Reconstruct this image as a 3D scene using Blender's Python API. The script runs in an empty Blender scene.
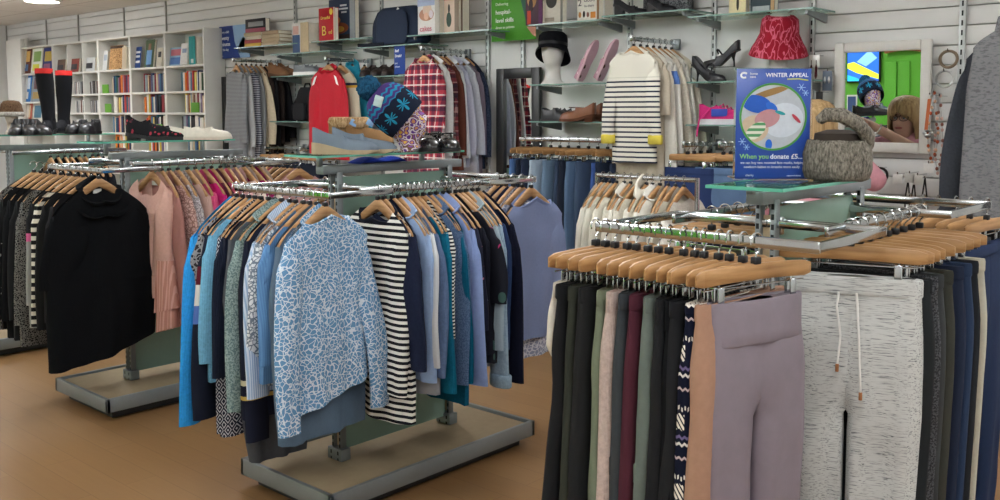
import bpy, math, random
from mathutils import Vector, Matrix, noise
PI = math.pi
C = bpy.context.scene.collection
sc = bpy.context.scene
R0 = random.Random(7)

# ------------------------------------------------------------------ camera
F, PITCH, YAW, CAMH = 950.0, math.radians(4.5), math.radians(42), 1.55
CY = 113 + F * math.tan(PITCH)
cam = bpy.data.cameras.new('camera'); co = bpy.data.objects.new('camera', cam); C.objects.link(co)
co.location = (0, 0, CAMH); co.rotation_euler = (PI / 2 - PITCH, 0, YAW)
cam.sensor_width = 36; cam.lens = F / 1000 * 36; cam.shift_y = -(250 - CY) / 1000; cam.clip_start = .05
sc.camera = co
_r = Vector((math.cos(YAW), math.sin(YAW), 0)); _f0 = Vector((-math.sin(YAW), math.cos(YAW), 0)); _u0 = Vector((0, 0, 1))
_f = _f0 * math.cos(PITCH) - _u0 * math.sin(PITCH); _u = _u0 * math.cos(PITCH) + _f0 * math.sin(PITCH)
_O = Vector((0, 0, CAMH))
def ray(x, y): return _f + _r * ((x - 500) / F) + _u * ((CY - y) / F)
def PY(x, y, Y): d = ray(x, y); return _O + d * (Y / d.y)        # survey: point seen at (x, y) on the plane Y
def PZ(x, y, z): d = ray(x, y); return _O + d * ((z - CAMH) / d.z)
def PX(x, y, X): d = ray(x, y); return _O + d * (X / d.x)
WALL = 5.30

# ------------------------------------------------------------------ materials
def lin(h):
    h = h.lstrip('#'); o = []
    for i in (0, 2, 4):
        c = int(h[i:i + 2], 16) / 255
        o.append(c / 12.92 if c <= .04045 else ((c + .055) / 1.055) ** 2.4)
    return (*o, 1)
class NT:
    def __init__(s, name):
        s.m = bpy.data.materials.new(name); s.m.use_nodes = True; s.t = s.m.node_tree
        s.b = s.t.nodes['Principled BSDF']; s.tc = None
    def n(s, typ, **k):
        x = s.t.nodes.new(typ)
        for a, b in k.items():
            if hasattr(x, a): setattr(x, a, b)
        return x
    def l(s, a, b): s.t.links.new(a, b)
    def obj(s, scale=(1, 1, 1)):
        if not s.tc: s.tc = s.n('ShaderNodeTexCoord')
        mp = s.n('ShaderNodeMapping'); mp.inputs['Scale'].default_value = scale
        s.l(s.tc.outputs['Object'], mp.inputs[0]); return mp.outputs[0]
    def xyz(s):
        sp = s.n('ShaderNodeSeparateXYZ'); s.l(s.obj(), sp.inputs[0]); return sp.outputs
    def mth(s, op, a, b=None, c=None):
        m = s.n('ShaderNodeMath', operation=op)
        for i, v in enumerate((a, b, c)):
            if v is None: continue
            if isinstance(v, (int, float)): m.inputs[i].default_value = v
            else: s.l(v, m.inputs[i])
        return m.outputs[0]
    def noise(s, sc_, scale=(1, 1, 1), detail=3, rough=.6):
        x = s.n('ShaderNodeTexNoise'); x.inputs['Scale'].default_value = sc_; x.inputs['Detail'].default_value = detail
        x.inputs['Roughness'].default_value = rough
        s.l(s.obj(scale), x.inputs['Vector']); return x.outputs['Fac']
    def voro(s, sc_, feature='F1', scale=(1, 1, 1), distort=0):
        x = s.n('ShaderNodeTexVoronoi', feature=feature); x.inputs['Scale'].default_value = sc_
        v = s.obj(scale)
        if distort:
            nz = s.n('ShaderNodeTexNoise'); nz.inputs['Scale'].default_value = 14; s.l(v, nz.inputs['Vector'])
            vm = s.n('ShaderNodeVectorMath', operation='MULTIPLY_ADD'); s.l(nz.outputs['Color'], vm.inputs[0])
            vm.inputs[1].default_value = (distort,) * 3; s.l(v, vm.inputs[2]); v = vm.outputs[0]
        s.l(v, x.inputs['Vector']); return x.outputs['Distance']
    def mix(s, fac, a, b):
        m = s.n('ShaderNodeMix', data_type='RGBA')
        if isinstance(fac, (int, float)): m.inputs[0].default_value = fac
        else: s.l(fac, m.inputs[0])
        for i, v in ((6, a), (7, b)):
            if isinstance(v, str): m.inputs[i].default_value = lin(v)
            elif isinstance(v, tuple): m.inputs[i].default_value = v
            else: s.l(v, m.inputs[i])
        return m.outputs[2]
    def ramp(s, fac, stops, interp='LINEAR'):
        r = s.n('ShaderNodeValToRGB'); r.color_ramp.interpolation = interp
        e = r.color_ramp.elements
        while len(e) > 1: e.remove(e[0])
        for i, (p, c) in enumerate(stops):
            q = e[0] if i == 0 else e.new(p)
            q.position = p; q.color = lin(c)
        s.l(fac, r.inputs[0]); return r.outputs[0]
    def bump(s, h, st=.3, d=.002):
        b = s.n('ShaderNodeBump'); b.inputs['Strength'].default_value = st; b.inputs['Distance'].default_value = d
        s.l(h, b.inputs['Height']); s.l(b.outputs[0], s.b.inputs['Normal'])
    def out(s, col, rough=.8, metal=0, spec=.3):
        i = s.b.inputs
        if isinstance(col, str): i['Base Color'].default_value = lin(col)
        else: s.l(col, i['Base Color'])
        i['Roughness'].default_value = rough; i['Metallic'].default_value = metal; i['Specular IOR Level'].default_value = spec
        return s.m
_MC = {}
def cached(fn):
    def g(*a, **k):
        key = (fn.__name__, a, tuple(sorted(k.items())))
        if key not in _MC: _MC[key] = fn(*a, **k)
        return _MC[key]
    return g
def shade(h, f):
    h = h.lstrip('#'); return '#' + ''.join('%02x' % max(0, min(255, int(int(h[i:i + 2], 16) * f))) for i in (0, 2, 4))
@cached
def solid(c, rough=.85, amt=.06, scale=60, metal=0, spec=.25, bs=.25):
    t = NT('plain'); nz = t.noise(scale)
    t.bump(nz, bs, .0015); return t.out(t.mix(nz, shade(c, 1 - amt), shade(c, 1 + amt)), rough, metal, spec)
@cached
def knit(c, c2=None, per=.006):
    t = NT('knit'); z = t.xyz()
    w = t.mth('SINE', t.mth('MULTIPLY', z[1], 2 * PI / per)); nz = t.noise(90, (1, 1, 1), 4)
    col = t.mix(nz, shade(c, .82), c2 or shade(c, 1.15)); t.bump(t.mth('ADD', t.mth('MULTIPLY', w, .3), nz), .5, .002)
    return t.out(col, .95, 0, .1)
@cached
def denim(c, fade=.18):
    r_ = [int(c[i:i + 2], 16) for i in (1, 3, 5)]; g_ = sum(r_) / 3; c = '#' + ''.join('%02x' % int(v * .72 + g_ * .28) for v in r_)
    t = NT('denim'); a = t.noise(9, (1, 1, .5)); b = t.noise(420, (1, 1, .25), 2)
    f = t.mth('ADD', t.mth('MULTIPLY', a, .6), t.mth('MULTIPLY', b, .4))
    t.bump(b, .3, .001); return t.out(t.mix(f, shade(c, 1 - fade), shade(c, 1 + fade * 1.3)), .9, 0, .15)
@cached
def tweed(c1, c2, sc_=170, lo=.42, hi=.58):
    t = NT('tweed'); nz = t.noise(sc_, (1, 1, 1), 2, .5)
    return t.out(t.ramp(nz, ((lo, c1), (hi, c2))), .95, 0, .1)
@cached
def stripes(c1, c2, per=.03, duty=.5, axis=2, wob=.004, plain_above=None):
    t = NT('striped'); z = t.xyz()[axis]; nz = t.noise(5)
    q = t.mth('FRACT', t.mth('DIVIDE', t.mth('ADD', z, t.mth('MULTIPLY', nz, wob)), per))
    col = t.mix(t.mth('LESS_THAN', q, duty), c1, c2)
    if plain_above: col = t.mix(t.mth('GREATER_THAN', z, plain_above), col, c1)
    t.bump(t.noise(200), .2, .001); return t.out(col, .88, 0, .15)
@cached
def animal(c1, c2, sc_=38, th=.1, dist=.05, scale=(1, 1, 1)):
    t = NT('printed'); d = t.voro(sc_, 'DISTANCE_TO_EDGE', scale, dist)
    return t.out(t.mix(t.mth('LESS_THAN', d, th), c1, c2), .85, 0, .2)
@cached
def spots(c1, c2, sc_=30, r=.3, keep=.5, c3=None):
    t = NT('spotted'); d = t.voro(sc_, 'F1', (1, 1, 1), .02); k = t.mth('GREATER_THAN', t.noise(16, (1, 1, 1), 1), keep)
    col = t.mix(t.mth('MULTIPLY', t.mth('LESS_THAN', d, r), k), c1, c2)
    if c3:
        d2 = t.voro(sc_ * .6, 'F1', (1.3, 1.1, 1)); k2 = t.mth('GREATER_THAN', t.noise(9, (1.2, 1, 1), 1), .52)
        col = t.mix(t.mth('MULTIPLY', t.mth('LESS_THAN', d2, r * .8), k2), col, c3)
    return t.out(col, .85, 0, .2)
@cached
def plaid(base, dark, light, per=.11):
    t = NT('plaid'); x = t.xyz()
    def band(v, off, du): return t.mth('LESS_THAN', t.mth('FRACT', t.mth('ADD', t.mth('DIVIDE', v, per), off)), du)
    col = base
    for v in (t.mth('ADD', x[1], x[0]), x[2]):
        col = t.mix(t.mth('MULTIPLY', band(v, .1, .34), .62), col, dark)
        col = t.mix(t.mth('MULTIPLY', band(v, .62, .12), .75), col, light)
        col = t.mix(t.mth('MULTIPLY', band(v, .78, .05), .6), col, dark)
    return t.out(col, .9, 0, .1)
@cached
def diamonds(c1, c2, per=.055):
    t = NT('diamond'); x = t.xyz()
    def tri(v): return t.mth('ABSOLUTE', t.mth('SUBTRACT', t.mth('FRACT', t.mth('DIVIDE', v, per)), .5))
    s = t.mth('FRACT', t.mth('MULTIPLY', t.mth('ADD', tri(t.mth('ADD', x[1], t.mth('MULTIPLY', x[0], 1.3))), tri(x[2])), 3))
    return t.out(t.mix(t.mth('LESS_THAN', s, .36), c1, c2), .85, 0, .2)
@cached
def marl(c1, c2, sx=6, sz=190, lo=.38, hi=.5):
    t = NT('marl'); nz = t.noise(1, (sz * .5, sx, sz), 3, .6)
    t.bump(nz, .25, .0015); return t.out(t.ramp(nz, ((lo, c2), (hi, c1))), .93, 0, .1)
@cached
def fairisle():
    t = NT('fair_isle'); x = t.xyz(); z = x[2]; y = t.mth('ADD', x[1], t.mth('MULTIPLY', x[0], 1.4))
    row = t.mth('FRACT', t.mth('DIVIDE', z, .16))
    zig = t.mth('MULTIPLY', t.mth('ABSOLUTE', t.mth('SUBTRACT', t.mth('FRACT', t.mth('DIVIDE', y, .02)), .5)), .07)
    def near(p, w): return t.mth('LESS_THAN', t.mth('ABSOLUTE', t.mth('SUBTRACT', t.mth('ADD', row, zig), p)), w)
    chk = t.mth('MULTIPLY', t.mth('LESS_THAN', t.mth('FRACT', t.mth('DIVIDE', y, .012)), .5), near(.62, .03))
    col = t.mix(near(.1, .02), '#14182a', '#d9d4cc'); col = t.mix(near(.2, .022), col, '#6a5f86'); col = t.mix(near(.9, .018), col, '#b9a7a8')
    col = t.mix(chk, col, '#d9d4cc')
    star = t.mth('MULTIPLY', t.mth('LESS_THAN', t.voro(11, 'F1', (0, 1, 1)), .34), near(.42, .1))
    yy = t.mth('LESS_THAN', t.mth('ABSOLUTE', t.mth('SUBTRACT', t.mth('FRACT', t.mth('DIVIDE', y, .085)), .5)), .24)
    col = t.mix(t.mth('MULTIPLY', yy, t.mth('MULTIPLY', near(.42, .11), t.mth('LESS_THAN', t.mth('FRACT', t.mth('ADD', t.mth('DIVIDE', y, .017), t.mth('DIVIDE', z, .017))), .62))), col, '#e4ded2')
    return t.out(col, .92, 0, .1)
@cached
def blocks(base, stops):
    # colour blocks by height below the hook, in metres: stops = ((z, colour), ...), downwards
    t = NT('colour_block'); z = t.xyz()[2]; col = base
    for zz, c in stops: col = t.mix(t.mth('LESS_THAN', z, zz), col, c)
    t.bump(t.noise(120), .3, .001); return t.out(col, .9, 0, .15)
@cached
def flat(c, rough=.5, metal=0, spec=.5):
    t = NT('coated'); nz = t.noise(30); return t.out(t.mix(nz, shade(c, .97), shade(c, 1.03)), rough, metal, spec)
@cached
def metal(c='#c9ccce', rough=.18):
    t = NT('metal'); nz = t.noise(40); return t.out(t.mix(nz, shade(c, .95), c), rough, 1)
@cached
def wood(c1='#b48b60', c2='#967048', sc_=10, rough=.45, scale=(8, .6, 8)):
    t = NT('wood'); nz = t.noise(sc_, scale, 4); t.bump(nz, .1, .0005)
    return t.out(t.ramp(nz, ((.3, c2), (.65, c1))), rough, 0, .4)
@cached
def fur(c1, c2, sc_=120):
    t = NT('fur'); nz = t.noise(sc_, (1, 1, .4), 5, .7); t.bump(nz, 1, .008)
    return t.out(t.ramp(nz, ((.35, c1), (.65, c2))), 1, 0, .05)
@cached
def slotted(c, off, per):
    t = NT('slotted_steel'); x = t.xyz()
    a = t.mth('LESS_THAN', t.mth('ABSOLUTE', t.mth('SUBTRACT', t.mth('ABSOLUTE', x[0]), off)), .0045)
    b = t.mth('LESS_THAN', t.mth('FRACT', t.mth('DIVIDE', x[2], per)), .55)
    return t.out(t.mix(t.mth('MULTIPLY', a, b), c, '#1b1d1e'), .45, .5)
@cached
def glass(c='#d7efe6', rough=.02, alpha=.0):
    t = NT('glass'); i = t.b.inputs; i['Base Color'].default_value = lin(c); i['Roughness'].default_value = rough
    i['Transmission Weight'].default_value = 1; i['IOR'].default_value = 1.05; i['Specular IOR Level'].default_value = .9
    return t.m
@cached
def mirror_m():
    t = NT('mirror'); return t.out('#dfe4e2', .0, 1)
@cached
def emit(c, st):
    t = NT('lamp'); t.out(c); t.b.inputs['Emission Color'].default_value = lin(c); t.b.inputs['Emission Strength'].default_value = st; return t.m
CHROME = metal('#c4c8ca', .14); STEEL = metal('#8f9598', .35); GREYM = flat('#83898b', .45, .35); WOODM = wood(); CLIPWOOD = wood('#b38a5c', '#936c42')
GEDGE = flat('#5fae98', .15, 0, .8); BLACKP = flat('#15161a', .5); WHITEP = flat('#e4e5e2', .5); PAPER = solid('#efe9da', .9)

# ------------------------------------------------------------------ mesh builder
class MB:
    def __init__(s): s.v = []; s.f = []
    def loft(s, rings, closed=True, cap0=False, cap1=False):
        b = len(s.v); n = len(rings[0])
        for r in rings: s.v += [tuple(p) for p in r]
        for i in range(len(rings) - 1):
            for j in range(n if closed else n - 1):
                k = (j + 1) % n
                s.f.append((b + i * n + j, b + i * n + k, b + (i + 1) * n + k, b + (i + 1) * n + j))
        if cap0: s.f.append(tuple(b + j for j in reversed(range(n))))
        if cap1: s.f.append(tuple(b + (len(rings) - 1) * n + j for j in range(n)))
        return s
    def box(s, c, sz, b=0, rot=None):
        x, y, z = (q / 2 for q in sz); c = Vector(c); b = min(b, x * .9, y * .9, z * .9)
        def rr(i, zz):
            X, Y = x - i, y - i; k = b if b else 0; k = min(k, X * .9, Y * .9)
            if not b: return [(X, Y, zz), (-X, Y, zz), (-X, -Y, zz), (X, -Y, zz)]
            o = []
            for qx, qy, a0 in ((1, 1, 0), (-1, 1, 90), (-1, -1, 180), (1, -1, 270)):
                for a in (0, 45, 90):
                    r = math.radians(a0 + a); o.append((qx * (X - k) + k * math.cos(r), qy * (Y - k) + k * math.sin(r), zz))
            return o
        rings = [rr(0, -z), rr(0, z)] if not b else [rr(b, -z), rr(b * .3, -z + b * .3), rr(0, -z + b), rr(0, z - b), rr(b * .3, z - b * .3), rr(b, z)]
        M = rot or Matrix.Identity(3)
        return s.loft([[c + M @ Vector(p) for p in r] for r in rings], True, True, True)
    def tube(s, pts, r, n=8, cap=True, flat_=1):
        pts = [Vector(p) for p in pts]; rings = []; up = Vector((0, 0, 1)); prev = None
        for i, p in enumerate(pts):
            d = (pts[min(i + 1, len(pts) - 1)] - pts[max(i - 1, 0)]).normalized()
            a = prev if prev is not None else (up if abs(d.z) < .9 else Vector((1, 0, 0)))
            a = (a - d * a.dot(d)).normalized(); b = d.cross(a); prev = a
            q = r[i] if isinstance(r, (list, tuple)) else r
            rings.append([p + a * math.cos(2 * PI * k / n) * q + b * math.sin(2 * PI * k / n) * q * flat_ for k in range(n)])
        return s.loft(rings, True, cap, cap)
    def lathe(s, prof, c=(0, 0, 0), n=20, sx=1, sy=1):
        c = Vector(c)
        return s.loft([[c + Vector((math.cos(2 * PI * k / n) * r * sx, math.sin(2 * PI * k / n) * r * sy, z)) for k in range(n)] for r, z in prof], True, True, True)
    def ball(s, c, r, n=12, m=8, rot=None):
        c = Vector(c); r = Vector(r) if not isinstance(r, (int, float)) else Vector((r, r, r)); M = rot or Matrix.Identity(3)
        rings = []
        for i in range(m + 1):
            t = -PI / 2 + PI * max(.02, min(.98, i / m))
            rings.append([c + M @ Vector((r.x * math.cos(t) * math.cos(2 * PI * k / n), r.y * math.cos(t) * math.sin(2 * PI * k / n), r.z * math.sin(t))) for k in range(n)])
        return s.loft(rings, True, True, True)
    def prism(s, poly, d0, d1, fn):
        # polygon in 2D, extruded between d0 and d1; fn maps (a, b, d) to 3D
        return s.loft([[fn(a, b, d0) for a, b in poly], [fn(a, b, d1) for a, b in poly]], True, True, True)
    def xf(s, M, start=0):
        for i in range(start, len(s.v)): s.v[i] = tuple(M @ Vector(s.v[i]))
        return s
    def build(s, name, mat, parent=None, ang=40, sub=0):
        me = bpy.data.meshes.new(name); me.from_pydata([tuple(v) for v in s.v], [], s.f)
        me.materials.append(mat)
        for p in me.polygons: p.use_smooth = True
        me.set_sharp_from_angle(angle=math.radians(ang))
        o = bpy.data.objects.new(name, me); C.objects.link(o)
        if parent: o.parent = parent
        if sub:
            md = o.modifiers.new('s', 'SUBSURF'); md.levels = md.render_levels = sub
        return o
LABELS = {}
def tag(o, label, cat, group=None):
    o['label'] = label; o['category'] = cat
    if group: o['group'] = group
    n = len(label.split())
    if not 4 <= n <= 16: print('LABEL LENGTH', n, label)
    if label in LABELS: print('DUPLICATE LABEL', label)
    LABELS[label] = o.name
    return o
def thing(name, label, cat, loc=(0, 0, 0), rz=0, group=None):
    o = bpy.data.objects.new(name, None); C.objects.link(o); o.location = loc; o.rotation_euler = (0, 0, rz); o.empty_display_size = .05
    return tag(o, label, cat, group)
def struct(name, mb, mat, ang=30):
    o = mb.build(name, mat, None, ang); o['kind'] = 'structure'; return o
def dup(root, loc, rz, label, group=None, name=None):
    r = root.copy(); C.objects.link(r); r.location = loc; r.rotation_euler = (0, 0, rz)
    tag(r, label, root['category'], group or root.get('group'))
    for ch in list(root.children):
        c = ch.copy(); C.objects.link(c); c.parent = r
        for g in ch.children:
            d = g.copy(); C.objects.link(d); d.parent = c
    return r
def text(name, s, size, mat, parent, loc, rot, align='LEFT', bold=.0, ext=.0008):
    cu = bpy.data.curves.new(name, 'FONT'); cu.body = s; cu.size = size; cu.extrude = ext; cu.align_x = align; cu.offset = bold; cu.resolution_u = 3
    t = bpy.data.objects.new(name, cu); C.objects.link(t)
    dg = bpy.context.evaluated_depsgraph_get(); me = bpy.data.meshes.new_from_object(t.evaluated_get(dg)); bpy.data.objects.remove(t)
    me.materials.clear(); me.materials.append(mat)
    o = bpy.data.objects.new(name, me); C.objects.link(o); o.parent = parent; o.location = loc; o.rotation_euler = rot
    return o
ORD = ['first', 'second', 'third', 'fourth', 'fifth', 'sixth', 'seventh', 'eighth', 'ninth', 'tenth', 'eleventh', 'twelfth', 'thirteenth', 'fourteenth', 'fifteenth', 'sixteenth', 'seventeenth', 'eighteenth', 'nineteenth', 'twentieth']

exec_sections = []
# ------------------------------------------------------------------ room
XL, XR, YF, CEIL = -14.0, 2.6, -2.7, 2.76
def room():
    t = NT('laminate'); br = t.n('ShaderNodeTexBrick'); br.inputs['Scale'].default_value = 1; br.inputs['Brick Width'].default_value = 1.25
    br.inputs['Row Height'].default_value = .14; br.inputs['Mortar Size'].default_value = .0015; br.offset = .37
    br.inputs['Color1'].default_value = lin('#93714b'); br.inputs['Color2'].default_value = lin('#896741'); br.inputs['Mortar'].default_value = lin('#6d5033')
    t.l(t.obj(), br.inputs['Vector'])
    g = t.noise(3, (1, 14, 1), 5, .65); g2 = t.noise(.9, (1, 3, 1), 3)
    col = t.mix(t.mth('MULTIPLY', g, .7), br.outputs['Color'], '#785736'); col = t.mix(t.mth('MULTIPLY', g2, .35), col, '#9b7a53')
    t.bump(g, .08, .001); fl = t.out(col, .42, 0, .4)
    m = MB(); m.box(((XL + XR) / 2, (YF + WALL) / 2, -.05), (XR - XL + .4, WALL - YF + .4, .1)); struct('floor', m, fl)
    t = NT('ceiling_tile'); br = t.n('ShaderNodeTexBrick'); br.offset = 0; br.inputs['Scale'].default_value = 1; br.inputs['Brick Width'].default_value = 1.2
    br.inputs['Row Height'].default_value = .6; br.inputs['Mortar Size'].default_value = .008
    br.inputs['Color1'].default_value = lin('#efece6'); br.inputs['Color2'].default_value = lin('#ebe8e1'); br.inputs['Mortar'].default_value = lin('#b9b4aa')
    t.l(t.obj(), br.inputs['Vector']); ce = t.out(t.mix(t.mth('MULTIPLY', t.noise(2.5), .35), br.outputs['Color'], '#dcd8d0'), .95, 0, .1)
    m = MB(); m.box(((XL + XR) / 2, (YF + WALL) / 2, CEIL + .05), (XR - XL + .4, WALL - YF + .4, .1)); struct('ceiling', m, ce)
    wm = solid('#d9dad8', .6, .02, 8, spec=.3, bs=.05)
    # slatted back wall: real slats with open slots between them
    m = MB(); m.box(((XL + XR) / 2, WALL + .08, CEIL / 2), (XR - XL + .4, .1, CEIL))
    struct('wall_back', m, flat('#b5b7b4', .5))
    z = .0
    k = 0
    m = MB()
    while z < CEIL - .02:
        h = min(.1, CEIL - z - .004)
        for a, b in ((XL, -4.9), (-2.36, XR)): m.box(((a + b) / 2, WALL + .015, z + h / 2 + .003), (b - a, .03, h - .006), .002)
        z += .1; k += 1
    for a, b in ((-4.895, -3.63), (-3.625, -2.365)):
        m.box(((a + b) / 2, WALL + .015, 1.1), (b - a, .03, 2.19), .002); m.box(((a + b) / 2, WALL + .015, 2.48), (b - a, .03, .55), .002)
    o = struct('wall_back_slats', m, wm); o.name = 'wall_back_cladding'
    m = MB(); m.box((XL - .05, (YF + WALL) / 2, CEIL / 2), (.1, WALL - YF + .4, CEIL)); struct('wall_left', m, wm)
    m = MB(); m.box((XR + .05, (YF + WALL) / 2, CEIL / 2), (.1, WALL - YF + .4, CEIL)); struct('wall_right', m, wm)
    m = MB(); m.box(((XL + XR) / 2, YF - .05, CEIL / 2), (XR - XL + .4, .1, CEIL)); struct('wall_front', m, wm)
    m = MB(); m.box((-5.0, YF + .006, CEIL / 2), (3.6, .012, CEIL - .01)); struct('trim_20', m, solid('#6cbf45', .7, .03, 6))
    m = MB(); m.box(((XL + XR) / 2, WALL - .012, .06), (XR - XL, .02, .12), .004); struct('baseboard_back', m, WHITEP)
    # uprights screwed to the wall, slotted
    for i, px in enumerate((297, 338, 383, 434, 489, 524, 631, 715, 813, 963)):
        X = PY(px, 40, WALL).x; m = MB(); m.box((0, WALL - .013, 1.38), (.032, .022, 2.72), .003); u = struct('trim_%d' % (i + 1), m, slotted('#b4b8b8', 0, .05)); u.location.x = X
    for i, (px,) in enumerate(((7,), (47,), (79,), (125,), (167,))):
        X = PY(px, 30, WALL).x; m = MB(); m.box((X, WALL - .008, 2.3), (.02, .014, .9), .002); struct('trim_%d' % (i + 12), m, metal('#a9a9a4', .5))
    # added pendant lamps, kept out of view, hung low to brighten the ceiling
    k = 0
    for X in (-12.6, -10.2, -7.6, -5.2, -2.8, -.4, 1.6):
        for Y in (-1.3, 1.2, 3.6):
            k += 1
            if Y > 3 and X < -9: X, Y = X - .3, 3.3
            if Y > 3 and -9 < X < -7: X, Y = -6.6, 3.0
            c = thing('added_pendant_light', 'round pendant lamp, %s row from the shelf wall, %s from left' % (ORD[int(round((3.6 - Y) / 2.5))], ORD[(k - 1) // 3]), 'ceiling light', (X, Y, CEIL), 0, 'added unseen pendant lamps')
            m = MB(); m.lathe([(.05, 0), (.05, -.02), (.008, -.024), (.008, -.27)], n=12); m.build('rod', WHITEP, c)
            m = MB(); m.lathe([(.262, -.3), (.27, -.305), (.27, -.345), (.262, -.35)], n=28); m.build('rim', WHITEP, c)
            m = MB(); m.lathe([(.05, -.265), (.22, -.27), (.255, -.3), (.255, -.35), (.22, -.38), (.05, -.385)], n=28); m.build('diffuser', emit('#f4f7fb', LAMP), c)
    P = PZ(42, -1, CEIL - .005)
    c = thing('ceiling_downlight', 'small round ceiling light above the bookcases', 'ceiling light', P)
    m = MB(); m.lathe([(.2, 0), (.2, -.02), (.17, -.03), (.17, 0)], n=28); m.build('rim', WHITEP, c)
    m = MB(); m.lathe([(.165, -.008), (.165, -.024), (.1, -.028)], n=28); m.build('lens', emit('#fffaf2', 10), c)
    w = bpy.data.worlds.new('world'); sc.world = w; w.use_nodes = True
    w.node_tree.nodes['Background'].inputs[0].default_value = (.9, .95, 1, 1); w.node_tree.nodes['Background'].inputs[1].default_value = .3
LAMP = 12

# ------------------------------------------------------------------ hangers and garments
def hz(y): return -.046 - .142 * (abs(y) / .21) ** 1.12
def make_hanger():
    t = bpy.data.objects.new('wooden_hanger', None); C.objects.link(t); t['category'] = 'hanger'
    rings = []
    for i in range(21):
        y = -.192 + .384 * i / 20; a = abs(y) / .192
        zt = hz(y); h = .046 - .012 * a; x0 = .008 * a * a - .002; e = 1 - max(0, a - .93) * 5
        zt -= .004 * (1 - e) * 4; h *= e; w = .0088 * e
        rings.append([(x0 + w, y, zt - .006), (x0 + w * .5, y, zt), (x0 - w * .5, y, zt), (x0 - w, y, zt - .006), (x0 - w, y, zt - h + .005), (x0 - w * .5, y, zt - h), (x0 + w * .5, y, zt - h), (x0 + w, y, zt - h + .005)])
    m = MB(); m.loft(rings, True, True, True); m.build('shoulder_bar', WOODM, t, 50)
    m = MB(); p = [(0, 0, -.06), (0, 0, -.04), (0, .003, -.034)]
    for k in range(11):
        a = math.radians(-40 + 24 * k); p.append((0, .019 * math.cos(a), -.012 + .019 * math.sin(a)))
    m.tube(p, .0022, 6); m.build('hook', CHROME, t)
    m = MB(); m.box((0, 0, -.047), (.016, .02, .016), .003); m.build('size_marker', BLACKP, t)
    return t
def make_clip_hanger():
    t = bpy.data.objects.new('clip_hanger', None); C.objects.link(t); t['category'] = 'hanger'
    rings = []
    for i in range(17):
        y = -.19 + .38 * i / 16; a = abs(y) / .19; e = math.sqrt(max(.08, 1 - max(0, (a - .86) / .14) ** 2)); w = .0065 * min(1, e * 1.3); h = .038 * (.55 + .45 * e) if a > .86 else .038
        zc = -.084 - .006 * a * a
        rings.append([(w, y, zc + h * .35), (w * .5, y, zc + h * .5), (-w * .5, y, zc + h * .5), (-w, y, zc + h * .35), (-w, y, zc - h * .35), (-w * .5, y, zc - h * .5), (w * .5, y, zc - h * .5), (w, y, zc - h * .35)])
    m = MB(); m.loft(rings, True, True, True); m.build('wooden_bar', CLIPWOOD, t, 50)
    m = MB(); p = [(0, 0, -.08), (0, 0, -.045), (0, .004, -.038)]
    for k in range(11):
        a = math.radians(-40 + 24 * k); p.append((0, .02 * math.cos(a), -.013 + .02 * math.sin(a)))
    m.tube(p, .0024, 6); m.build('hook', CHROME, t)
    m = MB(); m.box((0, 0, -.058), (.017, .022, .018), .003); m.build('size_marker', BLACKP, t)
    m = MB(); m.tube([(0, -.165, -.116), (0, .165, -.116)], .002, 6); m.build('clip_rod', CHROME, t)
    for sy in (-.12, .12):
        m = MB(); m.box((.009, sy, -.142), (.004, .02, .062), .002); m.box((-.009, sy, -.142), (.004, .02, .062), .002); m.box((0, sy, -.113), (.02, .018, .006), .001); m.tube([(0, sy, -.1), (0, sy, -.116)], .003, 6)
        m.build('clip', CHROME, t)
    return t
def sm(a): a = max(0, min(1, a)); return a * a * (3 - 2 * a)
def nz3(x, y, z, s, o): return noise.noise(Vector((x * s + o, y * s - o * .7, z * s + o * 1.3)))

def torso_mb(p, o):
    g = p.get; N = g('n', 12); Rr = g('r', 16)
    sw, bw, hw, L = g('sw', .2), g('bw', .225), g('hw', .225), g('L', .64)
    nw, nd, nb, t = g('nw', .11), g('nd', .07), g('nb', .015), g('t', .02)
    A, K, Wr = g('fold', .012), g('k', 7), g('wr', .006); hem = g('hem', lambda u: 0); sway = g('sway', 0)
    rings = []
    us = [-1 + 2 * i / N for i in range(N + 1)]
    for j in range(Rr + 1):
        v = j / Rr; v = v ** 1.15
        ring = []
        for side in (1, -1):
            for u in (us if side > 0 else reversed(us)):
                au = abs(u); yt = u * sw
                zs = hz(yt) + .009 - .03 * max(0, au - .82) ** 1.5 * 6
                nk = max(0, 1 - (abs(yt) / nw) ** 2) ** .5 if abs(yt) < nw else 0
                zs -= nk * (nd if side > 0 else nb)
                zh = -.09 - L + hem(u)
                z = zs + (zh - zs) * v
                w = sw + (bw - sw) * sm(v / .28) if v < .28 else bw + (hw - bw) * ((v - .28) / .72)
                y = u * w
                rp = min(1, v / .15) ** .5
                d = side * (t * (max(0, 1 - au ** 2.4)) ** .5 * rp + .0115 + nk * .024 * (1 - rp))
                dr = A * (v ** 1.1) * (math.sin(K * u + o + v * .6) * .75 + .45 * math.sin(K * 1.9 * u + o * 2.1 - v))
                wrn = Wr * nz3(y, side * .3, z, 9, o) * min(1, v * 4)
                bul = g('bust', .0) * math.exp(-((v - .33) / .16) ** 2) * (1 - au * au) if side > 0 else 0
                x = .012 * (au ** 2) * max(0, 1 - v * 3) + d + dr + wrn + bul + sway * v * v
                ring.append((x, y, z))
        rings.append(ring)
    m = MB(); m.loft(rings, True)
    return m
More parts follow.
